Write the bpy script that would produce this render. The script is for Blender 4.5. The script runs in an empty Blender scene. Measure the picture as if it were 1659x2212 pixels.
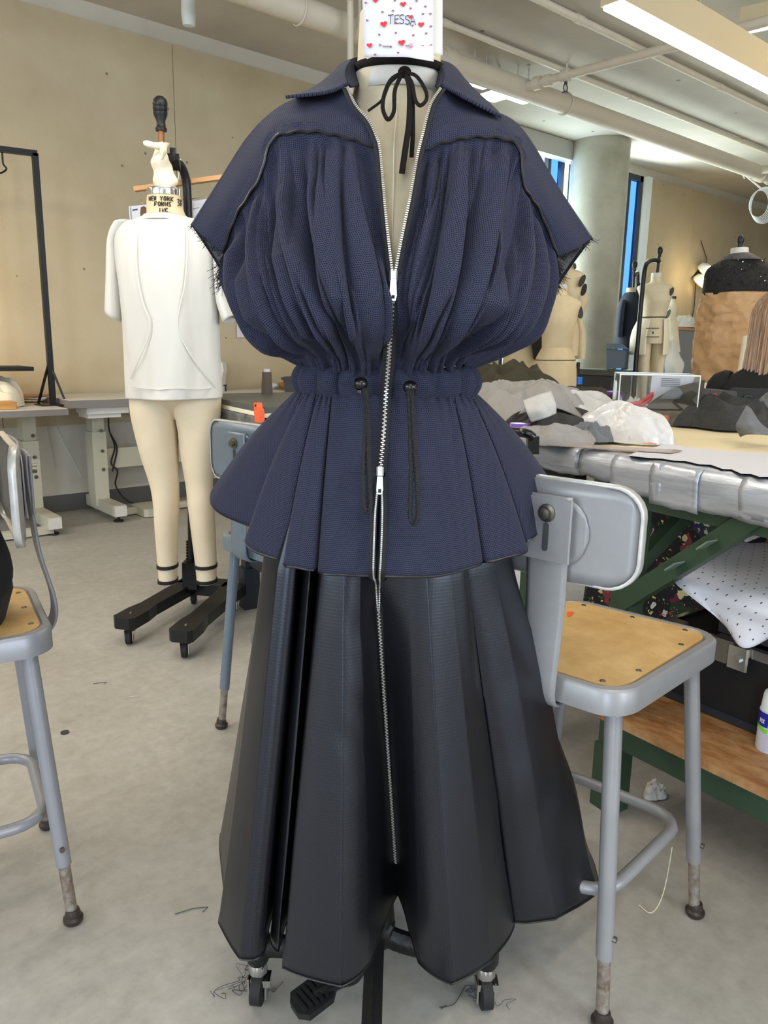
import bpy, math, random
import numpy as np
from mathutils import Vector, noise
random.seed(7); rng = np.random.default_rng(7)
SC = bpy.context.scene; COL = SC.collection
# ---------------------------------------------------------------- camera
IW, IH, FP = 1659, 2212, 1660.0
PITCH, ROLL, HC, YAW = math.radians(12.3), math.radians(1.06), 1.12, math.radians(49.0)
F0 = np.array([math.cos(YAW), math.sin(YAW), 0.]); R0 = np.array([math.sin(YAW), -math.cos(YAW), 0.])
FW = np.array([F0[0]*math.cos(PITCH), F0[1]*math.cos(PITCH), -math.sin(PITCH)])
_u = np.cross(R0, FW)
RT = R0*math.cos(ROLL) + _u*math.sin(ROLL); UP = -R0*math.sin(ROLL) + _u*math.cos(ROLL)
CAM = np.array([0, 0, HC])
cd = bpy.data.cameras.new('camera'); cam = bpy.data.objects.new('camera', cd); COL.objects.link(cam)
from mathutils import Matrix
m4 = Matrix.Identity(4)
for i in range(3):
    m4[i][0] = RT[i]; m4[i][1] = UP[i]; m4[i][2] = -FW[i]; m4[i][3] = CAM[i]
cam.matrix_world = m4
cd.sensor_fit = 'VERTICAL'; cd.sensor_height = 24; cd.lens = FP/IH*24; cd.clip_start = .02; cd.clip_end = 200
SC.camera = cam
# ---------------------------------------------------------------- world, lights, exposure
SC.view_settings.view_transform = 'Standard'; SC.view_settings.look = 'None'
SC.view_settings.exposure = 0.0; SC.view_settings.gamma = 1; SC.view_settings.use_curve_mapping = False
w = bpy.data.worlds.new('sky'); SC.world = w; w.use_nodes = True
bg = w.node_tree.nodes['Background']; bg.inputs[0].default_value = (.80, .92, 1, 1); bg.inputs[1].default_value = 2.6
def area(name, loc, target, sx, sy, power, color):
    l = bpy.data.lights.new(name, 'AREA'); l.shape = 'RECTANGLE'; l.size = sx; l.size_y = sy; l.energy = power; l.color = color
    o = bpy.data.objects.new(name, l); COL.objects.link(o); o.location = loc
    o.rotation_euler = (Vector(target)-Vector(loc)).to_track_quat('-Z', 'Y').to_euler(); return o
for wx in (1.0, 3.6):
    area('assumed_front_window_light', (wx, -4.85, 1.75), (wx, 5, 1.35), 1.1, 2.0, 100, (.78, .88, 1))  # assumed windows behind the camera, one bare area light each
area('assumed_corner_window_light', (-3.9, -3.35, 1.5), (.77, .88, 1.0), 1.4, 2.7, 125, (.62, .78, 1))  # assumed tall window behind the camera, placed for bluish stripes on the skirt
area('assumed_left_window_light', (-3.85, 1.2, 1.8), (3, 1.4, 1.2), 3.4, 1.9, 80, (.80, .89, 1))  # assumed window out of view in the left wall
area('daylight_far_window', (7.2, 5.0, 1.9), (6.4, 1.0, 2.4), 2.2, 2.0, 140, (.82, .95, .93))
for lx, ly in ((0.2, 2.08), (0.4, -0.6), (5.6, -0.6)):  # assumed pendants out of view, added as bare lights throwing down and up
    area('unseen_pendant_light', (lx, ly, 2.49), (lx, ly, 0), 3.2, .12, 30, (1, .93, .82))
    area('unseen_pendant_uplight', (lx, ly, 2.68), (lx, ly, 4), 3.2, .12, 22, (1, .92, .78))
area('unseen_pendant_light', (-.85, 3.9, 2.5), (-.85, 3.9, 0), 3.0, .12, 42, (1, .90, .74))  # extra ceiling light, added out of view to brighten the lower left wall
area('corner_uplight', (5.2, 1.2, 3.0), (5.2, 1.2, 4), 1.6, .1, 60, (1, .84, .52))  # bare warm light added at the corner lamp to brighten the ceiling
area('assumed_warm_wall_light', (.55, 4.55, 1.25), (.75, 5.15, 1.1), .25, .25, 7, (1, .74, .45))  # assumed source out of view: bare light warming the left wall, no lamp built

# ---------------------------------------------------------------- picture-to-place helpers (each point gets its own distance)
def _ray(px, py): return FW + RT*((px-IW/2)/FP) - UP*((py-IH/2)/FP)
def atZ(px, py, z): d = _ray(px, py); return CAM + d*((z-HC)/d[2])
def atY(px, py, y): d = _ray(px, py); return CAM + d*(y/d[1])
def atF(px, py, D): d = _ray(px, py); return CAM + d*(D/(d@F0))
def topx(p): q = np.array(p)-CAM; return IW/2+FP*(q@RT)/(q@FW)
# ---------------------------------------------------------------- materials
def lin(c): return tuple(((v/255)/12.92 if v/255 <= .04045 else ((v/255+.055)/1.055)**2.4) for v in c)
def mat(name, rgb, rough=.6, metal=0, vary=0, vscale=6, bump=0, bscale=60, rgb2=None, spec=None, sheen=0, emit=0, trans=0, alpha=1, coat=0, stretch=None):
    m = bpy.data.materials.new(name); m.use_nodes = True; nt = m.node_tree; b = nt.nodes['Principled BSDF']
    c = lin(rgb); b.inputs['Base Color'].default_value = (*c, 1); b.inputs['Roughness'].default_value = rough; b.inputs['Metallic'].default_value = metal
    if spec is not None: b.inputs['Specular IOR Level'].default_value = spec
    if sheen: b.inputs['Sheen Weight'].default_value = sheen
    if coat: b.inputs['Coat Weight'].default_value = coat
    if trans: b.inputs['Transmission Weight'].default_value = trans
    if emit: b.inputs['Emission Color'].default_value = (*c, 1); b.inputs['Emission Strength'].default_value = emit
    if alpha < 1: b.inputs['Alpha'].default_value = alpha
    if vary or bump:
        tc = nt.nodes.new('ShaderNodeTexCoord'); mp = nt.nodes.new('ShaderNodeMapping'); nt.links.new(tc.outputs['Object'], mp.inputs[0])
        if stretch: mp.inputs['Scale'].default_value = stretch
    if vary:
        n = nt.nodes.new('ShaderNodeTexNoise'); n.inputs['Scale'].default_value = vscale; n.inputs['Detail'].default_value = 6; n.inputs['Roughness'].default_value = .65
        nt.links.new(mp.outputs[0], n.inputs['Vector'])
        r = nt.nodes.new('ShaderNodeValToRGB'); c2 = lin(rgb2) if rgb2 else tuple(v*(1-vary) for v in c)
        r.color_ramp.elements[0].position = .35; r.color_ramp.elements[1].position = .65
        r.color_ramp.elements[0].color = (*c2, 1); r.color_ramp.elements[1].color = (*c, 1)
        nt.links.new(n.outputs['Fac'], r.inputs[0]); nt.links.new(r.outputs[0], b.inputs['Base Color'])
    if bump:
        n = nt.nodes.new('ShaderNodeTexNoise'); n.inputs['Scale'].default_value = bscale; n.inputs['Detail'].default_value = 4
        nt.links.new(mp.outputs[0], n.inputs['Vector'])
        bp = nt.nodes.new('ShaderNodeBump'); bp.inputs['Strength'].default_value = bump; bp.inputs['Distance'].default_value = .01
        nt.links.new(n.outputs['Fac'], bp.inputs['Height']); nt.links.new(bp.outputs[0], b.inputs['Normal'])
    return m
def math_node(nt, op, a, b=None, c=None):
    n = nt.nodes.new('ShaderNodeMath'); n.operation = op
    for i, v in enumerate((a, b, c)):
        if v is None: continue
        if isinstance(v, (int, float)): n.inputs[i].default_value = v
        else: nt.links.new(v, n.inputs[i])
    return n.outputs[0]
def mixc(nt, fac, a, b):
    n = nt.nodes.new('ShaderNodeMix'); n.data_type = 'RGBA'
    if isinstance(fac, (int, float)): n.inputs[0].default_value = fac
    else: nt.links.new(fac, n.inputs[0])
    for i, v in ((6, a), (7, b)):
        if isinstance(v, tuple): n.inputs[i].default_value = (*v, 1)
        else: nt.links.new(v, n.inputs[i])
    return n.outputs[2]
def check_cloth(name, dark, light, period):
    m = mat(name, dark, .9, spec=.12, sheen=.04); nt = m.node_tree; b = nt.nodes['Principled BSDF']
    uv = nt.nodes.new('ShaderNodeUVMap'); sp = nt.nodes.new('ShaderNodeSeparateXYZ'); nt.links.new(uv.outputs[0], sp.inputs[0])
    def line(o):
        s = math_node(nt, 'SINE', math_node(nt, 'MULTIPLY', o, 2*math.pi/period))
        return math_node(nt, 'MULTIPLY_ADD', s, .5, .5)
    a, c = line(sp.outputs[0]), line(sp.outputs[1])
    f = math_node(nt, 'SUBTRACT', 1, math_node(nt, 'MULTIPLY', a, c))
    f = math_node(nt, 'POWER', f, 1.6)
    nz = nt.nodes.new('ShaderNodeTexNoise'); nz.inputs['Scale'].default_value = 420; nt.links.new(uv.outputs[0], nz.inputs['Vector'])
    f = math_node(nt, 'MULTIPLY', f, math_node(nt, 'MULTIPLY_ADD', nz.outputs['Fac'], .9, .5))
    nt.links.new(mixc(nt, f, lin(dark), lin(light)), b.inputs['Base Color'])
    bp = nt.nodes.new('ShaderNodeBump'); bp.inputs['Strength'].default_value = .25; bp.inputs['Distance'].default_value = .0006
    nt.links.new(f, bp.inputs['Height']); nt.links.new(bp.outputs[0], b.inputs['Normal'])
    return m
def ripstop(name, rgb):
    m = mat(name, rgb, .35, spec=.6); m.node_tree.nodes['Principled BSDF'].inputs['Specular Tint'].default_value = (.78, .84, 1, 1); nt = m.node_tree; b = nt.nodes['Principled BSDF']
    uv = nt.nodes.new('ShaderNodeUVMap'); sp = nt.nodes.new('ShaderNodeSeparateXYZ'); nt.links.new(uv.outputs[0], sp.inputs[0])
    def line(o, per):
        return math_node(nt, 'POWER', math_node(nt, 'ABSOLUTE', math_node(nt, 'SINE', math_node(nt, 'MULTIPLY', o, math.pi/per))), 8)
    f = math_node(nt, 'MAXIMUM', line(sp.outputs[0], .005), line(sp.outputs[1], .005))
    nz = nt.nodes.new('ShaderNodeTexNoise'); nz.inputs['Scale'].default_value = 9; nz.inputs['Detail'].default_value = 3; nt.links.new(uv.outputs[0], nz.inputs['Vector'])
    nt.links.new(mixc(nt, math_node(nt, 'MULTIPLY', f, .35), lin(rgb), lin((34, 35, 42))), b.inputs['Base Color'])
    h = f
    bp = nt.nodes.new('ShaderNodeBump'); bp.inputs['Strength'].default_value = .16; bp.inputs['Distance'].default_value = .0003
    nt.links.new(h, bp.inputs['Height']); nt.links.new(bp.outputs[0], b.inputs['Normal'])
    return m
M = {}
M['navy'] = check_cloth('navy_check_wool', (11, 11, 17), (58, 60, 80), .0027)
M['nylon'] = ripstop('black_nylon', (15, 14, 16))
M['satin'] = mat('black_satin', (18, 18, 21), .35, spec=.5)
M['lining'] = mat('grey_lining', (150, 150, 152), .8, bump=.1, bscale=400)
M['cord'] = mat('black_cord', (20, 20, 24), .55, bump=.6, bscale=500)
M['blackplastic'] = mat('black_plastic', (14, 14, 16), .25)
M['zip'] = mat('silver_zip', (205, 202, 194), .35, .7)
M['ziptape'] = mat('black_zip_tape', (20, 20, 26), .8)
M['muslin'] = mat('muslin', (218, 203, 172), .85, vary=.10, vscale=14, bump=.12, bscale=700)
M['muslinold'] = mat('aged_muslin', (222, 203, 166), .85, vary=.10, vscale=10, bump=.1, bscale=500)
M['whitecloth'] = mat('white_cloth', (212, 209, 202), .7, bump=.06, bscale=300)
M['creamcloth'] = mat('cream_cloth', (232, 222, 198), .8, bump=.08, bscale=300)
M['ribbon'] = mat('brown_black_velvet', (27, 23, 22), .9, spec=.15, bump=.3, bscale=500)
M['castiron'] = mat('black_cast_iron', (24, 24, 25), .42, .3, bump=.12, bscale=90)
M['chrome'] = mat('chrome', (200, 200, 200), .18, 1)
M['rubber'] = mat('black_rubber', (26, 26, 26), .7)
M['paper'] = mat('white_paper', (206, 205, 213), .75)
M['paperback'] = mat('grey_white_paper', (215, 212, 206), .8)
M['red'] = mat('red_ink', (214, 36, 44), .7)
M['mauve'] = mat('mauve_ink', (150, 84, 104), .7)
M['ink'] = mat('dark_ink', (52, 54, 60), .7)
M['stencil'] = mat('black_stencil_ink', (50, 44, 36), .8)
M['pinkbead'] = mat('pink_pin_head', (235, 150, 180), .2)
M['greysteel'] = mat('grey_painted_steel', (150, 150, 152), .38, .25, vary=.12, vscale=9, bump=.04, bscale=50)
M['palesteel'] = mat('pale_grey_painted_steel', (150, 151, 157), .35, .2, vary=.08, vscale=7)
M['bluesteel'] = mat('blue_grey_painted_steel', (118, 132, 145), .34, .2, vary=.12, vscale=9)
M['rim'] = mat('worn_pale_rim', (205, 203, 198), .35, .3, vary=.2, vscale=40)
M['hardboard'] = mat('tan_hardboard', (206, 172, 118), .55, vary=.22, vscale=16, bump=.06, bscale=150, rgb2=(186, 148, 92))
M['hardboarddark'] = mat('brown_hardboard', (150, 92, 52), .5, vary=.2, vscale=9)
M['rivet'] = mat('dull_rivet', (120, 116, 106), .3, .9)
M['rust'] = mat('worn_steel', (180, 176, 168), .38, .6, vary=.4, vscale=50, rgb2=(132, 112, 96)); M['glide'] = mat('dark_glide', (66, 58, 54), .4, .4)
M['black'] = mat('matte_black', (16, 16, 18), .7)
M['darkgrey'] = mat('dark_grey', (58, 58, 60), .7)
# ---------------------------------------------------------------- mesh builder
class MB:
    def __init__(s): s.v = []; s.f = []; s.uv = {}
    def add(s, V, Fs, UV=None):
        o = len(s.v); s.v.extend([tuple(map(float, p)) for p in V])
        for i, f in enumerate(Fs):
            s.f.append(tuple(o+k for k in f))
            if UV is not None: s.uv[len(s.f)-1] = [UV[k] for k in f]
        return s
    def box(s, c, size, ax=None, bev=0):
        c = np.array(c, float); ax = np.eye(3) if ax is None else np.array(ax, float)
        hx, hy, hz = np.array(size)/2.
        if bev:
            V = []; b = min(bev, hx*.9, hy*.9)
            for z in (-hz, hz):
                for (x, y) in ((-hx+b, -hy), (hx-b, -hy), (hx, -hy+b), (hx, hy-b), (hx-b, hy), (-hx+b, hy), (-hx, hy-b), (-hx, -hy+b)):
                    V.append(c+ax[0]*x+ax[1]*y+ax[2]*z)
            Fs = [tuple(range(7, -1, -1)), tuple(range(8, 16))]+[(i, (i+1) % 8, 8+(i+1) % 8, 8+i) for i in range(8)]
            return s.add(V, Fs)
        V = [c+ax[0]*x*hx+ax[1]*y*hy+ax[2]*z*hz for z in (-1, 1) for x, y in ((-1, -1), (1, -1), (1, 1), (-1, 1))]
        return s.add(V, [(3, 2, 1, 0), (4, 5, 6, 7), (0, 1, 5, 4), (1, 2, 6, 5), (2, 3, 7, 6), (3, 0, 4, 7)])
    def beam(s, a, b, wx, wy, side=(0, 0, 1)):
        a, b = np.array(a, float), np.array(b, float); d = b-a; L = np.linalg.norm(d); d = d/L
        x = np.cross(side, d)
        if np.linalg.norm(x) < 1e-6: x = np.cross((0, 1, 0), d)
        x = x/np.linalg.norm(x); y = np.cross(d, x)
        return s.box((a+b)/2, (wx, wy, L), (x, y, d))
    def tube(s, pts, r, seg=10, caps=True, closed=False, sq=1.0):
        P = np.array(pts, float); n = len(P); r = np.full(n, r, float) if np.isscalar(r) else np.array(r, float)
        T = np.zeros_like(P)
        for i in range(n):
            a, b = (P[(i-1) % n], P[(i+1) % n]) if closed else (P[max(i-1, 0)], P[min(i+1, n-1)])
            t = b-a; T[i] = t/(np.linalg.norm(t)+1e-12)
        nrm = np.cross(T[0], (0, 0, 1.)); nrm = np.cross(T[0], (1., 0, 0)) if np.linalg.norm(nrm) < .05 else nrm
        nrm /= np.linalg.norm(nrm); V = []; Fs = []
        for i in range(n):
            nrm = nrm-T[i]*(nrm@T[i]); nrm /= np.linalg.norm(nrm)+1e-12; bn = np.cross(T[i], nrm)
            for k in range(seg):
                a = 2*math.pi*k/seg; V.append(P[i]+nrm*(r[i]*math.cos(a))+bn*(r[i]*sq*math.sin(a)))
        for i in range(n if closed else n-1):
            j = (i+1) % n
            for k in range(seg): Fs.append((i*seg+k, i*seg+(k+1) % seg, j*seg+(k+1) % seg, j*seg+k))
        if caps and not closed: Fs += [tuple(range(seg-1, -1, -1)), tuple((n-1)*seg+k for k in range(seg))]
        return s.add(V, Fs)
    def cyl(s, a, b, r, r2=None, seg=16): return s.tube([a, b], [r, r if r2 is None else r2], seg)
    def lathe(s, prof, c=(0, 0, 0), ax=None, seg=20, sx=1, sy=1):
        c = np.array(c, float); ax = np.eye(3) if ax is None else np.array(ax, float); V = []; Fs = []; n = len(prof)
        for r, z in prof:
            for k in range(seg):
                a = 2*math.pi*k/seg; V.append(c+ax[0]*r*sx*math.cos(a)+ax[1]*r*sy*math.sin(a)+ax[2]*z)
        for i in range(n-1):
            for k in range(seg): Fs.append((i*seg+k, i*seg+(k+1) % seg, (i+1)*seg+(k+1) % seg, (i+1)*seg+k))
        Fs += [tuple(range(seg-1, -1, -1)), tuple((n-1)*seg+k for k in range(seg))]
        return s.add(V, Fs)
    def sphere(s, c, r, seg=14, sc=(1, 1, 1)):
        n = 8; V = []; Fs = []
        prof = [(max(1e-4, math.sin(math.pi*i/n))*r, -math.cos(math.pi*i/n)*r) for i in range(n+1)]
        c = np.array(c, float)
        return s.lathe([(a*sc[0], b*sc[2]) for a, b in prof], c, seg=seg, sy=sc[1]/sc[0])
    def grid(s, G, uv=True, closeu=False, flip=False):
        G = np.array(G, float); n, m = G.shape[:2]; Fs = []
        du = np.zeros((n, m)); dv = np.zeros((n, m))
        du[:, 1:] = np.cumsum(np.linalg.norm(np.diff(G, axis=1), axis=2), axis=1)
        du -= du[:, m//2:m//2+1]
        dv[1:, :] = np.cumsum(np.linalg.norm(np.diff(G, axis=0), axis=2), axis=0)
        dv = dv*.5+np.mean(dv, axis=1, keepdims=True)*.5
        UV = [(float(du[i, j]), float(dv[i, j])) for i in range(n) for j in range(m)]
        for i in range(n-1):
            for j in range(m if closeu else m-1):
                k = (j+1) % m; q = (i*m+j, (i+1)*m+j, (i+1)*m+k, i*m+k)
                Fs.append(q[::-1] if flip else q)
        return s.add(G.reshape(-1, 3), Fs, UV if uv else None)
    def prism(s, poly, ext):
        P = np.array(poly, float); n = len(P); Q = P+np.array(ext, float)
        return s.add(np.vstack([P, Q]), [tuple(range(n-1, -1, -1)), tuple(range(n, 2*n))]+[(i, (i+1) % n, n+(i+1) % n, n+i) for i in range(n)])
ORI = {}
def build(name, mb, m, parent=None, local=False, smooth=True, kind=None, label=None, solid=0, sub=0, loc=None, angle=40, soff=0):
    me = bpy.data.meshes.new(name); V = np.array(mb.v, float)
    o = bpy.data.objects.new(name, me)
    if parent is not None:
        if not local: V = V-np.array(ORI.get(parent.name, (0, 0, 0)))
        o.parent = parent; ORI[o.name] = ORI.get(parent.name, (0, 0, 0))
    elif loc is not None:
        V = V-np.array(loc); o.location = loc; ORI[o.name] = tuple(loc)
    else: ORI[o.name] = (0, 0, 0)
    me.from_pydata(V.tolist(), [], mb.f)
    if mb.uv:
        ul = me.uv_layers.new(name='UVMap'); li = 0
        for fi, f in enumerate(mb.f):
            c = mb.uv.get(fi)
            for k in range(len(f)):
                if c is not None: ul.data[li].uv = c[k]
                li += 1
    me.materials.append(M[m] if isinstance(m, str) else m)
    if smooth:
        me.polygons.foreach_set('use_smooth', [True]*len(me.polygons)); me.set_sharp_from_angle(angle=math.radians(angle))
    COL.objects.link(o)
    if kind: o['kind'] = kind
    if label: o['label'] = label
    if solid:
        md = o.modifiers.new('thickness', 'SOLIDIFY'); md.thickness = solid; md.offset = soff
    if sub:
        md = o.modifiers.new('smooth', 'SUBSURF'); md.levels = sub; md.render_levels = sub
    return o
def thing(name, label, cat, loc=(0, 0, 0), rz=0, group=None):
    o = bpy.data.objects.new(name, None); COL.objects.link(o); o.empty_display_size = .1
    o.location = [float(v) for v in loc]; o.rotation_euler = (0, 0, rz); o['label'] = label; o['category'] = cat
    if group: o['group'] = group
    ORI[o.name] = tuple(float(v) for v in loc); return o
def tag(o, label, cat, group=None, kind=None):
    o['label'] = label; o['category'] = cat
    if group: o['group'] = group
    if kind: o['kind'] = kind
    return o
def one(name, mb, m, loc, label, cat, group=None, **k): return tag(build(name, mb, m, loc=[float(v) for v in loc], **k), label, cat, group)
# ---------------------------------------------------------------- curves and nets
def cr(P, n, closed=False):
    P = np.array(P, float); k = len(P); out = []
    ts = np.linspace(0, k if closed else k-1, n, endpoint=not closed)
    for t in ts:
        i = min(int(t), k-1 if closed else k-2); f = t-i
        g = (lambda j: P[j % k]) if closed else (lambda j: P[min(max(j, 0), k-1)] if 0 <= j < k else (2*P[0]-P[1] if j < 0 else 2*P[-1]-P[-2]))
        a, b, c, d = g(i-1), g(i), g(i+1), g(i+2)
        out.append(.5*((2*b)+(c-a)*f+(2*a-5*b+4*c-d)*f*f+(3*b-a-3*c+d)*f**3))
    return np.array(out)
def net(C, n, m):
    C = np.array(C, float); rows = np.array([cr(r, m) for r in C]); return np.array([cr(rows[:, j], n) for j in range(m)]).transpose(1, 0, 2)
def normals(G):
    gu = np.gradient(G, axis=1); gv = np.gradient(G, axis=0); N = np.cross(gu, gv)
    return N/(np.linalg.norm(N, axis=2, keepdims=True)+1e-12)
def rrect(w, h, r, n=5):
    out = []
    for cx, cy, a0 in ((w/2-r, h/2-r, 0), (-w/2+r, h/2-r, 90), (-w/2+r, -h/2+r, 180), (w/2-r, -h/2+r, 270)):
        for i in range(n+1):
            a = math.radians(a0+90*i/n); out.append((cx+r*math.cos(a), cy+r*math.sin(a)))
    return out
def fbm(x, y, z=0, o=4): return noise.fractal(Vector((float(x), float(y), float(z))), 1.0, 2.0, o)
def heap(c, rx, ry, h, seed, ang=0, n=36, ridge=1.0, fl=.25, pw=1.0):
    """a crumpled piece of cloth lying on a surface: rounded folds running in a few directions"""
    ca, sa = math.cos(ang), math.sin(ang); G = []; r = np.random.default_rng(int(seed*10)); n = int(n*1.5)
    dirs = [(r.uniform(0, math.pi), r.uniform(4.0, 9.0), r.uniform(0, 6)) for _ in range(3)]
    for i in range(n+1):
        row = []
        for j in range(n+1):
            u, v = 2*i/n-1, 2*j/n-1
            x = u*math.sqrt(1-v*v/2); y = v*math.sqrt(1-u*u/2); rr = math.hypot(x, y); th = math.atan2(y, x)
            k = 1+.22*fbm(1.2*math.cos(th)+seed, 1.2*math.sin(th), seed, 2)+.10*math.sin(3*th+seed)
            e = max(0, 1-rr**2.6)**pw
            wx, wy = x+.35*fbm(1.3*x+seed, 1.3*y, seed, 2), y+.35*fbm(1.3*x, 1.3*y+seed, seed+4, 2); f = 0
            for m_, (a, fr, ph) in enumerate(dirs):
                q = math.sin(fr*(wx*math.cos(a)+wy*math.sin(a))+ph); f += (1-abs(q)**1.15)*(.55, .35, .25)[m_]
            f = f/1.15
            z = h*e*(1-.62*ridge+.62*ridge*f)+(.012+.10*fl*h)*f*(1-e)*(rr < .985)
            row.append((c[0]+x*rx*k*ca-y*ry*k*sa, c[1]+x*rx*k*sa+y*ry*k*ca, c[2]+max(.002, z)))
        G.append(row)
    return MB().grid(G, flip=True)
# ================================================================ THE SETTING
WY = 5.15
def wallmat(name, rgb, rgb2, sc, bump, spots=0):
    m = mat(name, rgb, .88, vary=.1, vscale=sc, rgb2=rgb2, bump=bump, bscale=35, spec=.25); nt = m.node_tree; b = nt.nodes['Principled BSDF']
    if spots:
        tc = nt.nodes.new('ShaderNodeTexCoord'); vo = nt.nodes.new('ShaderNodeTexVoronoi'); vo.inputs['Scale'].default_value = spots
        nt.links.new(tc.outputs['Object'], vo.inputs['Vector'])
        src = b.inputs['Base Color'].links[0].from_socket
        thr = math_node(nt, 'LESS_THAN', vo.outputs['Distance'], .055)
        nt.links.new(mixc(nt, math_node(nt, 'MULTIPLY', thr, .6), src, lin((70, 58, 44))), b.inputs['Base Color'])
    return m
def floormat():
    m = mat('sealed_concrete', (181, 178, 172), .42, vary=.1, vscale=1.1, rgb2=(158, 154, 146), bump=.05, bscale=40, spec=.35); nt = m.node_tree; b = nt.nodes['Principled BSDF']
    src = b.inputs['Base Color'].links[0].from_socket
    tc = nt.nodes.new('ShaderNodeTexCoord')
    n = nt.nodes.new('ShaderNodeTexNoise'); n.inputs['Scale'].default_value = 26; n.inputs['Detail'].default_value = 8; n.inputs['Roughness'].default_value = .7
    nt.links.new(tc.outputs['Object'], n.inputs['Vector'])
    r = nt.nodes.new('ShaderNodeValToRGB'); r.color_ramp.elements[0].position = .3; r.color_ramp.elements[1].position = .7
    r.color_ramp.elements[0].color = (.80, .79, .77, 1); r.color_ramp.elements[1].color = (1.12, 1.12, 1.12, 1); nt.links.new(n.outputs['Fac'], r.inputs[0])
    mx = nt.nodes.new('ShaderNodeMix'); mx.data_type = 'RGBA'; mx.blend_type = 'MULTIPLY'; mx.inputs[0].default_value = .8
    nt.links.new(src, mx.inputs[6]); nt.links.new(r.outputs[0], mx.inputs[7])
    vo = nt.nodes.new('ShaderNodeTexVoronoi'); vo.inputs['Scale'].default_value = 4.3; vo.inputs['Randomness'].default_value = 1
    wv = nt.nodes.new('ShaderNodeMapping'); wv.inputs['Scale'].default_value = (1, .45, 1); nt.links.new(tc.outputs['Object'], wv.inputs[0])
    ad = nt.nodes.new('ShaderNodeVectorMath'); ad.operation = 'MULTIPLY_ADD'; ad.inputs[1].default_value = (.25, .25, 0); nt.links.new(n.outputs['Color'], ad.inputs[0]); nt.links.new(wv.outputs[0], ad.inputs[2])
    nt.links.new(ad.outputs[0], vo.inputs['Vector'])
    st = math_node(nt, 'LESS_THAN', vo.outputs['Distance'], .07)
    nt.links.new(mixc(nt, math_node(nt, 'MULTIPLY', st, .35), mx.outputs[2], lin((110, 102, 90))), b.inputs['Base Color'])
    return m
M['floor'] = floormat()
M['tackwall'] = wallmat('tan_tack_board', (192, 178, 150), (182, 167, 138), 2.2, .10, 6.0)
M['paintwall'] = wallmat('off_white_wall', (205, 199, 186), (198, 191, 178), 3, .04)
M['ceiling'] = wallmat('painted_concrete_ceiling', (196, 190, 178), (180, 175, 164), 1.4, .12, 3.1)
M['pipe'] = mat('cream_painted_pipe', (208, 198, 180), .55, vary=.06, vscale=5)
M['concrete'] = mat('grey_concrete', (172, 169, 154), .8, vary=.2, vscale=3, rgb2=(154, 151, 136), bump=.1, bscale=30)
M['baseboard'] = mat('grey_rubber_baseboard', (92, 92, 92), .6)
M['frame'] = mat('dark_grey_window_frame', (66, 72, 80), .5, .4)
M['whiteframe'] = mat('white_window_reveal', (225, 232, 232), .6)
def glassmat(name, rgb, a):
    m = bpy.data.materials.new(name); m.use_nodes = True; nt = m.node_tree; nt.nodes.clear()
    o = nt.nodes.new('ShaderNodeOutputMaterial'); t = nt.nodes.new('ShaderNodeBsdfTransparent'); g = nt.nodes.new('ShaderNodeBsdfGlossy'); mx = nt.nodes.new('ShaderNodeMixShader')
    t.inputs[0].default_value = (*rgb, 1); g.inputs['Roughness'].default_value = .03; mx.inputs[0].default_value = a
    nt.links.new(t.outputs[0], mx.inputs[1]); nt.links.new(g.outputs[0], mx.inputs[2]); nt.links.new(mx.outputs[0], o.inputs[0]); return m
M['glass'] = glassmat('clear_window_glass', (.95, 1, 1), .06)
M['blueglass'] = glassmat('blue_tinted_glass', (.30, .52, .86), .06)
M['acrylic'] = glassmat('clear_acrylic', (.93, .95, .96), .09)
M['lamp'] = mat('lamp_diffuser', (255, 250, 240), .5, emit=9)
M['warmlamp'] = mat('warm_lamp_bulb', (255, 226, 160), .5, emit=9)
M['lamphousing'] = mat('beige_lamp_housing', (196, 180, 148), .5)
M['trim'] = mat('blind_box_grey', (176, 174, 166), .6)
def struct(name, mb, m, parent=None, **k):
    o = build(name, mb, m, parent, **k)
    if parent is None: o['kind'] = 'structure'
    return o
X0, X1, Y0 = -4.0, 13.0, -5.0; ZC = 3.12
struct('floor', MB().box(((X0+X1)/2, (Y0+WY)/2, -.05), (X1-X0+.4, WY-Y0+.4, .1)), 'floor', smooth=False)
struct('ceiling', MB().box(((X0+X1)/2, (Y0+WY)/2, ZC+.06), (X1-X0+.4, WY-Y0+.4, .12)), 'ceiling', smooth=False)
# back wall with two window openings
W1, W2 = (5.95, 7.02), (7.60, 8.29); SILL, HEAD = .78, 3.03
mb = MB()
for a, b in ((X0-.2, W1[0]), (W1[1], W2[0]), (W2[1], X1+.2)): mb.box(((a+b)/2, WY+.03, ZC/2), (b-a, .06, ZC))
for a, b in (W1, W2): mb.box(((a+b)/2, WY+.03, SILL/2), (b-a, .06, SILL)).box(((a+b)/2, WY+.03, (HEAD+ZC)/2), (b-a, .06, ZC-HEAD))
wb = struct('wall_back', mb, 'paintwall', smooth=False)
seams = [-3.5, -1.1, .12, 1.33, 2.553, 3.77, 4.99, 5.92]
for i in range(len(seams)-1):
    build('tack_panel', MB().box(((seams[i]+seams[i+1])/2, WY-.009, (3.012+.57)/2), (seams[i+1]-seams[i]-.004, .018, 3.012-.57)), 'tackwall', wb, smooth=False)
seams = [8.40, 9.47, 10.69, 11.9, 12.95]
for i in range(len(seams)-1):
    build('tack_panel', MB().box(((seams[i]+seams[i+1])/2, WY-.009, (3.03+.57)/2), (seams[i+1]-seams[i]-.004, .018, 3.03-.57)), 'tackwall', wb, smooth=False)
struct('baseboard_back', MB().box(((X0+W1[0])/2, WY-.006, .056), (W1[0]-X0, .012, .112)).box(((W2[1]+X1)/2, WY-.006, .056), (X1-W2[1], .012, .112)), 'baseboard', smooth=False)
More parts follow.
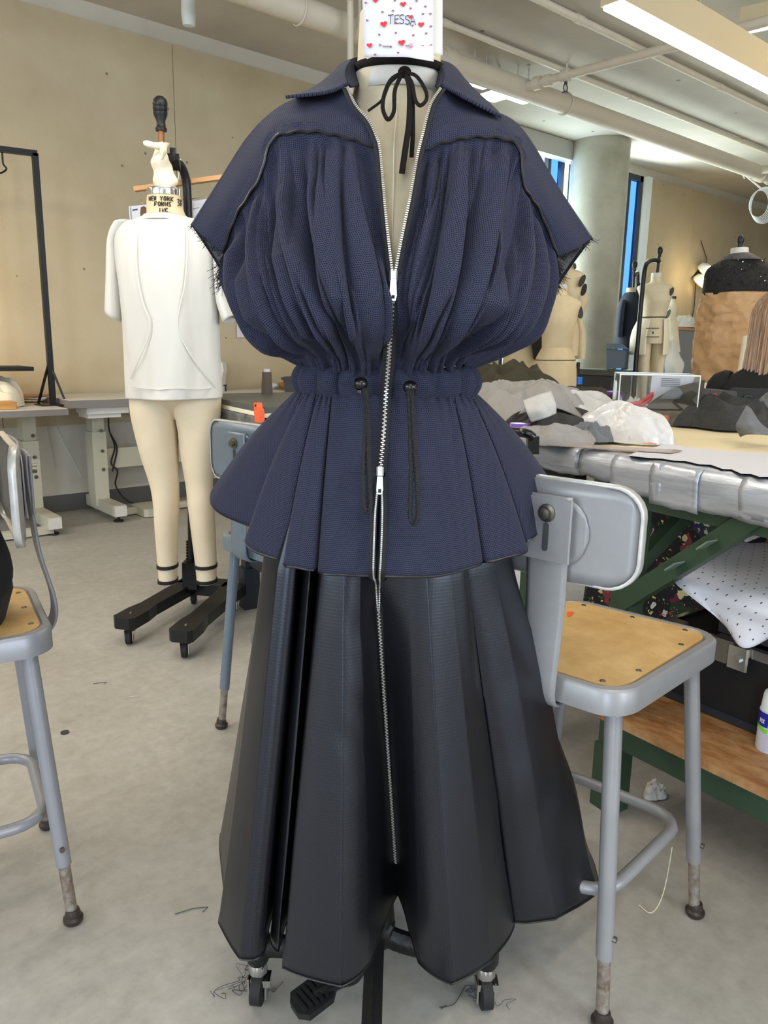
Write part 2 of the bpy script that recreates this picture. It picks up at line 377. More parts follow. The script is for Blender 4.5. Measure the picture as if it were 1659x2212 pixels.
struct('wall_right', MB().box((X1+.1, (Y0+WY)/2, ZC/2), (.2, WY-Y0, ZC)), 'tackwall', smooth=False)
# left and front walls (behind the photographer) with assumed window openings, placed to let daylight in
mb = MB()
for a, b, z0, z1 in ((Y0, -4.2, 0, ZC), (-4.2, -2.5, 0, .1), (-4.2, -2.5, 2.95, ZC), (-2.5, -.6, 0, ZC), (-.6, 3.0, 0, .8), (-.6, 3.0, 2.8, ZC), (3.0, WY, 0, ZC)): mb.box((X0-.1, (a+b)/2, (z0+z1)/2), (.2, b-a, z1-z0))
struct('wall_left', mb, 'paintwall', smooth=False)
mb = MB().box(((X0+X1)/2, Y0-.1, .35), (X1-X0, .2, .7)).box(((X0+X1)/2, Y0-.1, 2.96), (X1-X0, .2, .32)).box((-2.5, Y0-.1, 1.75), (3.2, .2, 2.1)).box((8.7, Y0-.1, 1.75), (8.6, .2, 2.1)).box((-.3, Y0-.1, 1.75), (1.4, .2, 2.1)).box((2.3, Y0-.1, 1.75), (1.4, .2, 2.1))
struct('wall_front', mb, 'paintwall', smooth=False)
# windows
def window(name, a, b, mull, panes):
    o = MB().box(((a+b)/2, WY+.03, HEAD-.03), (b-a, .05, .06)).box(((a+b)/2, WY+.03, SILL+.03), (b-a, .05, .06)).box((a+.03, WY+.03, (SILL+HEAD)/2), (.06, .05, HEAD-SILL)).box((b-.03, WY+.03, (SILL+HEAD)/2), (.06, .05, HEAD-SILL))
    wo = struct(name, o, 'frame', smooth=False)
    for x in mull: build('mullion', MB().box((x, WY+.03, (SILL+HEAD)/2), (.05, .05, HEAD-SILL-.12)), 'frame', wo, smooth=False)
    for pa, pb, m in panes: build('pane', MB().box(((pa+pb)/2, WY+.035, (SILL+HEAD)/2), (pb-pa, .008, HEAD-SILL-.12)), m, wo, smooth=False)
    build('window_sill', MB().box(((a+b)/2, WY-.03, SILL-.015), (b-a+.1, .16, .03)), 'whiteframe', wo, smooth=False)
    return wo
window('window_1', *W1, (6.58, 6.80), ((6.0, 6.56, 'glass'), (6.60, 6.78, 'blueglass'), (6.82, 6.96, 'glass')))
w2 = window('window_2', *W2, (8.015,), ((7.66, 7.99, 'glass'), (8.04, 8.23, 'blueglass')))
build('jamb', MB().box((8.355, WY-.02, (SILL+HEAD)/2), (.09, .05, HEAD-SILL)), 'whiteframe', w2, smooth=False)
struct('trim_1', MB().box((6.42, WY-.07, 3.03), (1.0, .12, .17)), 'trim', smooth=False)
cc = np.array([6.975, 4.985])
struct('column', MB().lathe([(.285, 0), (.285, ZC)], (7.0, 4.86, 0), seg=48), 'concrete')
# ceiling services
def pipe(name, a, b, r, label, cat='pipe', couplings=(), hang=(), m='pipe', group=None):
    a, b = np.array(a, float), np.array(b, float)
    t = thing(name, label, cat, (a[0], a[1], a[2]), group=group)
    build('pipe_run', MB().cyl(a, b, r, seg=20), m, t)
    for s in couplings:
        p = a+(b-a)*s; d = (b-a)/np.linalg.norm(b-a); build('coupling', MB().cyl(p-d*.035, p+d*.035, r*1.22, seg=20), m, t)
    for s in hang:
        p = a+(b-a)*s
        ring = [p+np.array([0, math.cos(q), math.sin(q)])*(r+.006) for q in np.linspace(0, 2*math.pi, 20, endpoint=False)]
        build('hanger', MB().tube(ring, .005, 6, closed=True).cyl(p+np.array([0, 0, r]), np.array([p[0], p[1], ZC]), .006, seg=8), m, t)
    return t
pipe('sprinkler_main', (1.5, 3.77, 2.85), (12.6, 3.77, 2.85), .068, 'thick cream sprinkler pipe hanging under the ceiling along the wall', hang=(.10, .31, .62), couplings=(.2, .6))
pipe('conduit', (3.0, 3.83, 3.095), (12.6, 3.83, 3.095), .02, 'thin cream conduit on the ceiling just above the thick pipe', couplings=(.08, .3, .5))
pipe('conduit', (2.5, 3.225, 3.095), (12.6, 3.225, 3.095), .022, 'thin cream conduit on the ceiling beside the long lamp', couplings=(.18, .36))
# branch with sprinkler head
t = thing('sprinkler_branch', 'cream branch pipe crossing to the lamp with a sprinkler head near its end', 'pipe', (4.44, 3.7, 2.85))
build('pipe_run', MB().cyl((4.44, 3.76, 2.85), (4.60, .6, 2.85), .028, seg=16), 'pipe', t)
for q, r in ((.05, .042), (.13, .036), (.27, .04)):
    p = np.array([4.44, 3.70, 2.85])+np.array([.05, -1, 0])*q; build('coupling', MB().cyl(p, p+np.array([.003, -.05, 0]), r, seg=16), 'pipe', t)
p = np.array([4.455, 3.40, 2.85])
build('sprinkler_head', MB().cyl(p, p-[0, 0, .055], .011, seg=10).tube([p+np.array([.02*math.sin(q), 0, -.075-.024*math.cos(q)]) for q in np.linspace(0, 2*math.pi, 14)], .004, 6).cyl(p-[0, 0, .10], p-[0, 0, .107], .02, seg=12), 'darkgrey', t)
t = thing('sprinkler_branch', 'short cream pipe stub with sprinkler head at the right frame edge', 'pipe', (8.0, 3.77, 2.85))
build('pipe_run', MB().cyl((8.05, 3.76, 2.85), (8.2, 2.4, 2.85), .032, seg=16), 'pipe', t)
p = np.array([8.08, 3.40, 2.85])
build('coupling', MB().cyl((8.06, 3.64, 2.85), (8.07, 3.5, 2.85), .045, seg=16), 'pipe', t)
build('sprinkler_head', MB().cyl(p, p-[0, 0, .06], .012, seg=10).tube([p+np.array([.022*math.sin(q), 0, -.085-.03*math.cos(q)]) for q in np.linspace(0, 2*math.pi, 14)], .005, 6), 'darkgrey', t)
# long pendant lamp
t = thing('linear_lamp', 'long lit white pendant lamp in a beige housing under the ceiling', 'lamp', (3.02, 2.085, 2.5))
build('housing', MB().box((6.5, 2.085, 2.585), (7.0, .105, .15)), 'lamphousing', t, smooth=False)
build('diffuser', MB().box((6.5, 2.085, 2.505), (6.97, .092, .012)), 'lamp', t, smooth=False)
for x in (3.7, 6.4, 9.2): build('suspension_rod', MB().cyl((x, 2.085, 2.66), (x, 2.085, ZC), .006, seg=8), 'lamphousing', t)
def short_lamp(c, L, W_, label):
    t = thing('pendant_lamp', label, 'lamp', c); c = np.array(c, float)
    build('housing', MB().box(c+[0, 0, .05], (L, W_, .09)), 'trim', t, smooth=False)
    build('diffuser', MB().box(c-[0, 0, .002], (L*.94, W_*.94, .012)), 'lamp', t, smooth=False)
    build('suspension_rod', MB().cyl(c+[-L*.3, 0, .09], (c[0]-L*.3, c[1], ZC), .005, seg=6).cyl(c+[L*.3, 0, .09], (c[0]+L*.3, c[1], ZC), .005, seg=6), 'trim', t)
short_lamp(atZ(1066, 208, 2.91), .2, .17, 'small lit square lamp nearest the window, below the thick pipe')
short_lamp(atZ(1128, 213, 2.91), .2, .15, 'small lit square lamp partly hidden behind the thick pipe')
short_lamp(atZ(1036, 181, 2.91), .2, .12, 'small lit lamp just beside the raised collar, below the pipe')
t = thing('linear_lamp', 'second lit lamp crossing the ceiling at the top right corner', 'lamp', (5.0, 1.25, 2.95))
a, b = atZ(1600, 68, 2.95), atZ(1800, 25, 2.95)
build('housing', MB().beam(a+[0, 0, .06], b+[0, 0, .06], .1, .1), 'lamphousing', t, smooth=False)
build('diffuser', MB().beam(a, b, .09, .012), 'lamp', t, smooth=False)
c = atZ(407, 18, 2.93)
t = thing('track_spotlight', 'small white cylindrical spotlight under the ceiling above the tan wall', 'lamp', c)
ax = (c-np.array([2.9, 4.9, 2.2])); ax /= np.linalg.norm(ax); d = np.array([.05, .1, -1.]); d /= np.linalg.norm(d)
build('spot_body', MB().cyl(c-d*.10, c+d*.035, .036, .040, 20).cyl(c+d*.035, c+d*.085, .040, .033, 20), 'whiteframe', t)
build('bracket', MB().cyl(c-d*.1, np.array([c[0], c[1], ZC]), .01, seg=8), 'whiteframe', t)
p1 = atF(757, 125, 4.6); p0 = atF(757, 30, 4.6)
one('conduit', MB().tube([p1-[0, 0, .25], p1, p0, p0+np.array([-.02, -.02, .06]), p0+np.array([-.09, -.1, .10]), p0+np.array([-.3, -.3, .10])], .019, 10), 'pipe', p1, 'cream conduit rising and bending behind the raised collar', 'pipe')
p1 = atF(776, 130, 4.7)
one('conduit', MB().tube([p1-[0, 0, .25], p1, (p1[0], p1[1], ZC)], .009, 8), 'pipe', p1, 'thinnest cream conduit rising right behind the heart covered note', 'pipe')
p = atF(1645, 442, 8.4)
mb = MB()
for k in range(7):
    rr = .13+.008*k; mb.tube([p+np.array([.02*k-.06, 0, 0])+RT*rr*math.cos(q)*.75+np.array([0, 0, rr*math.sin(q)]) for q in np.linspace(0, 2*math.pi, 28, endpoint=False)], .004, 5, closed=True)
one('cable_coil', mb, 'whiteframe', p, 'coil of thin white cable hanging below the thick pipe at right', 'cable')
mb = MB().tube([p+np.array([0, 0, .14]), p+np.array([-.3, .1, .28]), atF(1608, 385, 8.3), atF(1600, 372, 8.3), atF(1640, 372, 8.2)], .008, 6)
one('cable', mb, 'whiteframe', p, 'thin white cable running from the pipe down to the coil', 'cable')
# ================================================================ THE NAVY DRESS AND ITS FORM
YD = 1.17; DROOT = F0*YD; DRZ = YAW-math.pi/2
def D(px, py, Y):                       # a point of the dress in its own frame: x right, y away, z up
    p = atF(px, py, Y); return np.array([p@R0, p@F0-YD, p[2]])
form = thing('dress_form', 'muslin dress form on a black castor base wearing the navy dress', 'dress form', DROOT, DRZ)
dress = thing('dress', 'navy checked zip-front dress with gathered bodice, peplum and black skirt', 'dress', DROOT, DRZ)
def loft(sec, n=48, m=None, sq=2.3):
    """sections (z, cx, cy, half width, half depth)"""
    S = cr(np.array(sec, float), m or len(sec)*5); G = []
    for z, cx, cy, a, b in S:
        row = []
        for k in range(n):
            t = 2*math.pi*k/n; c, s = math.cos(t), math.sin(t)
            row.append((cx+a*math.copysign(abs(c)**(2/sq), c), cy+b*math.copysign(abs(s)**(2/sq), s), z))
        G.append(row)
    return G
def capped(G):
    mb = MB().grid(G, closeu=True); n = len(G[0]); N = len(G)
    mb.f.append(tuple(range(n))); mb.f.append(tuple((N-1)*n+k for k in range(n-1, -1, -1))); return mb
sec = [(.72, 0, .02, .14, .07), (.80, 0, .02, .145, .08), (.90, 0, .01, .145, .085), (1.0, 0, 0, .12, .09), (1.08, 0, 0, .108, .085), (1.16, 0, -.005, .122, .10),
       (1.24, 0, -.012, .142, .122), (1.30, 0, -.006, .148, .108), (1.36, 0, .004, .152, .088), (1.40, .002, .012, .148, .07), (1.425, .004, .02, .11, .06), (1.445, .006, .024, .072, .058), (1.475, .008, .02, .06, .058), (1.53, .010, .012, .0575, .057), (1.56, .010, .010, .056, .056)]
build('torso', capped(loft(sec)), 'muslin', form, local=True)
G = [[(.009+.0605*math.cos(q), .019+.0600*math.sin(q), z) for q in np.linspace(0, 2*math.pi, 48, endpoint=False)] for z in np.linspace(1.462, 1.492, 4)]
build('neck_band', MB().grid(G, closeu=True), 'whitecloth', form, local=True, solid=.002)
def seam(pts, n=20, r=.0008): return MB().tube(cr(pts, n), r, 5)
build('centre_seam', seam([(.004, -.140, 1.2), (.004, -.137, 1.26), (.004, -.122, 1.32), (.004, -.096, 1.37), (.006, -.068, 1.41), (.007, -.043, 1.44)]), 'creamcloth', form, local=True)
# base
b = build('pole', MB().cyl((0, .0, .1), (0, .0, .8), .017, seg=16).lathe([(.03, 0), (.034, .02), (.03, .07), (.022, .1)], (0, 0, .09)), 'castiron', form, local=True)
def caster(c, parent, s=1.0, ang=.4, name='caster'):
    c = np.array(c, float); r = .026*s
    w = build(name, MB().lathe([(.012*s, 0), (.015*s, .006*s), (.013*s, .02*s), (.008*s, .03*s)], c+[0, 0, r*1.95]).box(c+[.004*s, 0, r*1.55], (.03*s, .022*s, .012*s)), 'chrome', parent, local=True)
    ax = np.array([[math.cos(ang), math.sin(ang), 0], [0, 0, 1], [math.sin(ang), -math.cos(ang), 0]])
    build('wheel', MB().lathe([(r*.55, -.010*s), (r, -.008*s), (r, .008*s), (r*.55, .010*s)], c+[0, 0, r], (ax[0], ax[1], ax[2])), 'rubber', w, local=True)
    mb = MB()
    for sg in (-1, 1): mb.box(c+[0, 0, r*1.15]+ax[2]*sg*.0135*s, (r*.8, r*1.3, .0025*s), (ax[0], ax[1], ax[2]))
    build('fork', mb, 'chrome', w, local=True); return w
for sx, ang in ((-.202, 1.45), (.190, 1.7)):
    a = np.array([0, -.005, .105]); e = np.array([sx, -.045, .112]); mid = np.array([sx*.5, -.03, .10])
    P = cr([a+[0, 0, .02], a*.7+mid*.3, mid, e], 14)
    arm = build('base_arm', MB().tube(P, [.024]*4+[.017]*10, 10, sq=1.2).lathe([(.017, -.03), (.021, -.02), (.021, .02), (.016, .036), (.007, .044), (.001, .046)], e+[0, 0, .0]), 'castiron', form, local=True)
    caster(e-[0, 0, .112], arm, 1.12, ang)
P = [(0, -.005, .12), (-.002, -.05, .11), (-.004, -.14, .095), (-.005, -.26, .085)]
arm = build('base_arm', MB().tube(cr(P, 12), .016, 4, sq=1.3).lathe([(.017, -.03), (.021, -.02), (.021, .02), (.012, .04)], (-.005, -.27, .09)), 'castiron', form, local=True); caster((-.005, -.27, 0), arm, 1.0, .2)
P = [(0, .0, .12), (0, .1, .11), (0, .2, .10)]
arm = build('base_arm', MB().tube(cr(P, 8), .018, 8).lathe([(.017, -.03), (.021, -.02), (.021, .02), (.012, .04)], (0, .2, .10)), 'castiron', form, local=True); caster((0, .2, 0), arm, 1.0, .8)
# treadle: arm plus ribbed pad
q = lambda px, py, z: (lambda p: np.array([p@R0, p@F0-YD, p[2]]))(atZ(px, py, z))
c = q(680, 2152, .055); c2 = q(770, 2110, .075)
ped = build('treadle', MB().tube(cr([(-.01, -.03, .09), c2, (c*.4+c2*.6)+[0, 0, .003], c], 12), [.009]*9+[.012]*3, 8), 'castiron', form, local=True)
d = np.array([-.76, -.62, -.14]); d /= np.linalg.norm(d); sd = np.cross((0, 0, 1), d); sd /= np.linalg.norm(sd); nn = np.cross(d, sd)
poly = [c+d*a*.036+sd*b_*.029-nn*.004 for a, b_ in ((1.1, -.45), (1.15, .45), (.8, 1), (-.5, 1), (-1.0, .45), (-1.0, -.45), (-.5, -1), (.8, -1))]
pad = build('pad', MB().prism(poly, nn*.012), 'rubber', ped, local=True)
mb = MB()
for k in range(6): mb.box(c+d*(-.024+.0105*k)+nn*.0095, (.0055, .046-.003*abs(k-2.5), .004), (d, sd, nn))
build('ribs', mb, 'rubber', ped, local=True)
# ---------------------------------------------------------------- skirt
z1 = .80
ring1 = [(-.185, .08), (-.188, .02), (-.180, -.05), (-.152, -.105), (-.126, -.105), (-.124, -.03), (-.116, -.085), (-.104, -.11), (-.098, -.05), (-.088, -.122), (-.055, -.138), (-.032, -.130), (-.010, -.105),
         (.038, -.122), (.062, -.135), (.096, -.124), (.121, -.105), (.112, -.03), (.123, -.085), (.168, -.06), (.203, .0), (.19, .09), (.12, .16), (.0, .19), (-.11, .16)]
hem = [(-.305, .15), (-.264, -.015), (-.258, -.085), (-.208, -.160), (-.176, -.150), (-.172, .03), (-.170, -.115), (-.153, -.144), (-.143, -.03), (-.141, -.176), (-.050, -.207), (-.010, -.165), (.036, -.012),
       (.066, -.160), (.114, -.200), (.178, -.155), (.223, -.078), (.200, .07), (.228, -.068), (.298, -.066), (.390, .004), (.40, .13), (.22, .27), (.0, .33), (-.20, .28)]
NS = 600
def lc(P, n): P = np.array(P+P[:1], float); t = np.arange(n)*(len(P)-1)/n; return np.stack([np.interp(t, np.arange(len(P)), P[:, k]) for k in (0, 1)], 1)
r1 = cr(ring1, NS, True)*.5+lc(ring1, NS)*.5; rh = cr(hem, NS, True)*.38+lc(hem, NS)*.62
ang = np.linspace(0, 2*math.pi, NS, endpoint=False)
kk = np.interp(np.arange(NS)*len(ring1)/NS, np.arange(len(ring1)+1), np.unwrap([math.atan2(p[1]/.8, p[0]) for p in ring1+ring1[:1]]))
kk = np.maximum.accumulate(kk)
wz = np.stack([.125*np.cos(kk), .100*np.sin(kk)], 1)
rows = []
for i in range(81):
    t = i/80
    z = 1.03-(1.03-.19)*t
    if z > z1:
        s = (1.03-z)/(1.03-z1); xy = wz*(1-s)+r1*s
    else:
        s = (z1-z)/(z1-.19); xy = r1*(1-s)+rh*s
    row = np.concatenate([xy, np.full((NS, 1), z)], 1); rows.append(row)
G = np.array(rows); N = normals(G)
for i in range(81):
    t = i/80
    for j in range(0, NS):
        x, y, z = G[i, j]
        a = .0018*fbm(x*9, z*3, y*9, 2)*min(1, t*3)
        if x > .14: a += .009*fbm(x*6+z*2.5+3, z*3.5-x*3, 1, 2)*min(1, t*2)*min(1, (x-.14)*14)
        if -.08 < x < .03 and z > .40: a += .005*fbm(x*12+z*4, z*10, 4, 2)*min(1, (z-.4)*5)*max(0, 1-abs(x+.025)/.055)
        G[i, j] += N[i, j]*a
skirt = build('skirt', MB().grid(G, closeu=True), 'nylon', dress, local=True, solid=.0012, angle=60)
hb = MB().tube(G[80], .0016, 5, closed=True); build('hem_edge', hb, 'satin', skirt, local=True)
gi = int(round(NS*12/25)); skzip = G[:, gi]
# ---------------------------------------------------------------- peplum (two sheets open at the zip)
def pep(hemc, waist, name, flipx):
    h = np.array([D(*c) for c in hemc]); w_ = np.array([(x, y, z) for x, y, z in waist]); n = 300
    H = cr(h, n); W_ = cr(w_, n); rows = []
    for i in range(46):
        t = i/45; e = t**.93; row = W_*(1-e)+H*e
        row[:, 2] = W_[:, 2]*(1-t)+H[:, 2]*t+.012*math.sin(math.pi*t)
        amp = .0035*math.exp(-t*7)
        for j in range(n): row[j, 1] += amp*math.sin(j*.42)+.0016*fbm(row[j, 0]*14, row[j, 2]*9, 3, 2)
        rows.append(row)
    G = np.array(rows); o = build(name, MB().grid(G), 'navy', dress, local=True, solid=.0016, angle=70)
    build('hem_binding', MB().tube(G[45]-[0, 0, .0012], .0019, 6), 'satin', o, local=True); return G
wzp = 1.053
hl = [(640, 1080, 1.46), (540, 1060, 1.40), (470, 1050, 1.32), (455, 1081, 1.27), (478, 1108, 1.23), (535, 1133, 1.18), (574, 1151, 1.16), (568, 1150, 1.19), (531, 1163, 1.135), (547, 1188, 1.105), (612, 1208, 1.075), (626, 1188, 1.13), (613, 1217, 1.062), (640, 1224, 1.045), (681, 1229, 1.04), (698, 1206, 1.115), (689, 1235, 1.035), (740, 1240, 1.015), (806, 1243, 1.008)]
wl = [(-.03, .10, wzp), (-.09, .085, wzp), (-.122, .045, wzp), (-.130, .008, wzp), (-.129, -.014, wzp), (-.124, -.03, wzp), (-.119, -.04, wzp), (-.117, -.043, wzp), (-.113, -.05, wzp), (-.108, -.062, wzp), (-.098, -.07, wzp), (-.096, -.07, wzp), (-.093, -.076, wzp), (-.086, -.082, wzp), (-.078, -.088, wzp), (-.075, -.088, wzp), (-.07, -.093, wzp), (-.038, -.103, wzp), (-.006, -.108, wzp)]
GL = pep(hl, wl, 'peplum', 1)
hr = [(823, 1243, 1.008), (880, 1245, 1.012), (940, 1243, 1.025), (1000, 1230, 1.045), (1041, 1214, 1.07), (1030, 1192, 1.13), (1046, 1212, 1.075), (1095, 1202, 1.085), (1138, 1188, 1.115), (1122, 1160, 1.19), (1136, 1168, 1.15), (1175, 1138, 1.18), (1207, 1110, 1.22), (1212, 1085, 1.27), (1190, 1055, 1.33), (1100, 1060, 1.40), (1000, 1080, 1.46)]
wr = [(.004, -.108, wzp), (.03, -.105, wzp), (.055, -.10, wzp), (.075, -.09, wzp), (.09, -.082, wzp), (.092, -.08, wzp), (.095, -.078, wzp), (.107, -.063, wzp), (.117, -.048, wzp), (.12, -.042, wzp), (.122, -.038, wzp), (.127, -.022, wzp), (.13, -.005, wzp), (.131, .01, wzp), (.122, .045, wzp), (.09, .085, wzp), (.03, .10, wzp)]
GR = pep(hr, wr, 'peplum', 1)
# ---------------------------------------------------------------- gathered waist casing
def casing(x0, x1, lobes, name):
    rows = []; n = 150
    for i in range(13):
        t = i/12; row = []
        for j in range(n+1):
            a = x0+(x1-x0)*j/n; c, s = math.cos(a), math.sin(a)
            g = abs(math.sin(lobes*math.pi*j/n+.8*math.sin(j*.09)))**.7*(1-max(0, 1-abs(c)/.5)*.75)
            puff = math.sin(math.pi*t)**.6*(.004+.013*g)
            row.append((c*(.126+puff), s*(.104+puff)+.0, 1.044+.046*t+.003*math.sin(lobes*2.3*j/n*math.pi)*(t-.5)))
        rows.append(row)
    return build(name, MB().grid(rows), 'navy', dress, local=True, solid=.0015, angle=80)
casing(math.radians(95), math.radians(267.5), 11, 'waist_casing'); casing(math.radians(273), math.radians(445), 11, 'waist_casing')
# ---------------------------------------------------------------- bodice
def gathers(G, nf, seed, amp, top=.25):
    N = normals(G)
    if np.mean(N[..., 1]) > 0: N = -N
    n, m = G.shape[:2]; r = np.random.default_rng(seed); U = np.linspace(0, 1, m); V = np.linspace(0, 1, n)
    Dd = np.zeros((n, m))
    for k in range(nf):                      # each fold: a rounded ridge with its own path, width, start and end
        u0 = (k+.5+r.uniform(-.42, .42))/nf; w0 = r.uniform(.28, .75)/nf; hgt = r.uniform(.5, 1.15); ph = r.uniform(0, 6); v0, v1 = r.choice([-.1, -.1, .0, .15, .3]), r.choice([1.1, 1.1, 1.0, .8, .65]); sk = r.choice([2.4, 1.7, .6, .42])
        for i, v in enumerate(V):
            c = u0+.030*math.sin(2.4*v+ph)+.012*math.sin(6*v+2*ph); w_ = w0*(1+.35*math.sin(3*v+ph))*(.75+.6*math.sin(math.pi*v))
            life = max(0, min(1, (v-v0)*6))*max(0, min(1, (v1-v)*6))
            x = np.abs(U-c)/w_; x = np.where(U > c, x*sk, x/sk)
            Dd[i] = np.maximum(Dd[i], hgt*life*np.clip(1-x**2.2, 0, None)**.9)
    fine = np.zeros((n, m)); pos = np.sort(r.uniform(0, 1, nf*2))
    for p in pos: fine = np.maximum(fine, np.exp(-((U[None, :]-p-.01*np.sin(9*V[:, None]+p*40))/(.28/nf))**2)*r.uniform(.4, 1))
    cre = np.zeros((n, m))
    for k in range(int(nf*1.5)):
        u0 = r.uniform(.04, .96); v0, L_ = r.uniform(-.1, .6), r.uniform(.25, .7); sl = r.uniform(-.06, .06); ph = r.uniform(0, 6)
        lf = np.clip((V-v0)*9, 0, 1)*np.clip((v0+L_-V)*9, 0, 1); c = u0+sl*(V-v0)+.02*np.sin(4*V+ph)
        cre = np.maximum(cre, lf[:, None]*np.exp(-((U[None, :]-c[:, None])/(.16/nf))**2)*r.uniform(.5, 1))
    endw = np.exp(-V*9)[:, None]+np.exp(-(1-V)*7)[:, None]
    A_ = (top+(1-top)*np.sin(np.pi*np.clip(V*1.1+.04, 0, 1))**.7)*np.minimum(1, V*16+.12)
    Dd = amp*(Dd*A_[:, None]*(1-.5*endw)+.42*fine*endw-.42*cre)-amp*.35
    edge = np.minimum(1, np.minimum(U, 1-U)*22)
    return G+N*(Dd*edge[None, :]*np.minimum(1, V*40)[:, None])[..., None]
def tuck(G, k=9, back=.009):
    d = G[0]-G[5]; d = d/np.linalg.norm(d, axis=1, keepdims=True); ex = [G[0]+d*(.016*(1-i/k))+np.array([0, back*(1-i/k), 0]) for i in range(k)]
    return np.concatenate([np.array(ex), G])
def pxnet(C): return [[D(*p) for p in r] for r in C]
CL = [[(482, 547, 1.155), (515, 464, 1.125), (562, 387, 1.095), (592, 303, 1.085), (665, 286, 1.065), (745, 299, 1.055), (819, 324, 1.047)],
      [(476, 600, 1.17), (515, 560, 1.09), (562, 520, 1.05), (606, 470, 1.035), (675, 450, 1.015), (752, 450, 1.008), (829, 460, 1.013)],
      [(498, 665, 1.17), (535, 645, 1.06), (588, 620, 1.005), (640, 610, .985), (700, 600, .975), (768, 595, .978), (844, 600, .992)],
      [(538, 738, 1.17), (580, 728, 1.06), (630, 712, 1.005), (678, 705, .985), (728, 700, .978), (785, 698, .985), (843, 705, 1.008)],
      [(600, 768, 1.16), (635, 764, 1.09), (670, 758, 1.05), (706, 760, 1.035), (748, 762, 1.032), (792, 764, 1.034), (838, 770, 1.04)],
      [(657, 797, 1.165), (672, 803, 1.11), (695, 806, 1.085), (722, 808, 1.072), (755, 811, 1.064), (795, 812, 1.06), (834, 814, 1.056)]]
CR = [[(905, 332, 1.047), (975, 306, 1.055), (1050, 298, 1.065), (1115, 318, 1.085), (1130, 402, 1.095), (1163, 457, 1.125), (1204, 560, 1.155)],
      [(886, 450, 1.013), (960, 440, 1.005), (1030, 440, 1.015), (1088, 450, 1.035), (1130, 520, 1.05), (1168, 560, 1.09), (1203, 605, 1.17)],
      [(857, 600, .992), (930, 595, .975), (1000, 600, .975), (1062, 610, .985), (1108, 630, 1.005), (1153, 645, 1.06), (1192, 660, 1.17)],
      [(851, 705, 1.008), (905, 700, .985), (962, 700, .978), (1022, 703, .985), (1075, 708, 1.005), (1122, 718, 1.06), (1166, 728, 1.17)],
      [(846, 770, 1.04), (890, 765, 1.034), (930, 762, 1.032), (970, 760, 1.035), (1010, 757, 1.05), (1055, 758, 1.09), (1098, 766, 1.16)],
      [(842, 814, 1.056), (880, 812, 1.06), (915, 810, 1.064), (950, 806, 1.072), (980, 802, 1.085), (1004, 799, 1.11), (1020, 795, 1.165)]]
GBL = gathers(net(pxnet(CL), 150, 260), 13, 3, .034); GBR = gathers(net(pxnet(CR), 150, 260), 13, 8, .034)
bl = build('bodice_front', MB().grid(tuck(GBL)), 'navy', dress, local=True, solid=.0014, angle=75)
br = build('bodice_front', MB().grid(tuck(GBR)), 'navy', dress, local=True, solid=.0014, angle=75)
# back of the bodice, from side to side behind the form
L = [GBL[i, 0] for i in (2, 30, 60, 90, 120, 149)]; R = [GBR[i, 259] for i in (2, 30, 60, 90, 120, 149)]
dep = (.13, .16, .19, .19, .14, .095); C = []
for l, r, d in zip(L, R, dep):
    C.append([l, l*.93+r*.07+[0, d*.55, -.006], l*.72+r*.28+[0, d, 0], (l+r)/2+[0, d*1.05, 0], r*.72+l*.28+[0, d, 0], r*.93+l*.07+[0, d*.55, -.006], r])
build('bodice_back', MB().grid(gathers(net(C, 60, 160), 14, 5, .008)), 'navy', dress, local=True, solid=.0014, angle=75)
# yokes running into cap sleeves
YL = [[(752, 190, 1.088), (702, 196, 1.13), (640, 212, 1.155), (583, 246, 1.17), (530, 303, 1.18), (474, 390, 1.19), (413, 485, 1.195)],
      [(784, 242, 1.068), (722, 238, 1.085), (652, 243, 1.10), (590, 268, 1.115), (543, 338, 1.125), (492, 422, 1.14), (440, 512, 1.165)],
      [(806, 275, 1.054), (740, 268, 1.062), (662, 262, 1.075), (594, 284, 1.095), (555, 362, 1.10), (508, 445, 1.125), (462, 532, 1.155)],
      [(821, 322, 1.046), (745, 297, 1.054), (665, 284, 1.063), (591, 301, 1.083), (561, 385, 1.092), (513, 462, 1.122), (481, 546, 1.152)]]
YR = [[(953, 188, 1.088), (1005, 205, 1.13), (1058, 236, 1.155), (1110, 262, 1.17), (1150, 310, 1.18), (1208, 408, 1.19), (1279, 514, 1.195)],
      [(926, 248, 1.066), (985, 250, 1.085), (1050, 258, 1.10), (1108, 280, 1.115), (1140, 350, 1.125), (1192, 440, 1.14), (1250, 534, 1.165)],
      [(912, 290, 1.053), (980, 278, 1.062), (1050, 276, 1.075), (1113, 298, 1.095), (1133, 378, 1.10), (1178, 458, 1.125), (1228, 545, 1.155)],
      [(904, 330, 1.046), (975, 304, 1.054), (1050, 296, 1.063), (1117, 316, 1.083), (1131, 400, 1.092), (1165, 455, 1.122), (1206, 556, 1.152)]]
GYL, GYR = net(pxnet(YL), 50, 130), net(pxnet(YR), 50, 130)
yl = build('yoke_sleeve', MB().grid(GYL), 'navy', dress, local=True, solid=.0018); yr = build('yoke_sleeve', MB().grid(GYR), 'navy', dress, local=True, solid=.0018)
def backsleeve(G, side):
    top = G[0]; C0 = top; C1 = top.copy(); C2 = top.copy()
    m = len(top); s = np.linspace(0, 1, m)
    C1[:, 1] += .07; C1[:, 2] -= .02+.03*s; C2[:, 1] += .10; C2[:, 2] -= .05+.06*s
    C2[:, 0] -= side*.05*s; C1[:, 0] -= side*.022*s
    ii = np.linspace(0, m-1, 12).astype(int); return net([list(C0[ii]), list(C1[ii]), list(C2[ii])], 24, 90)
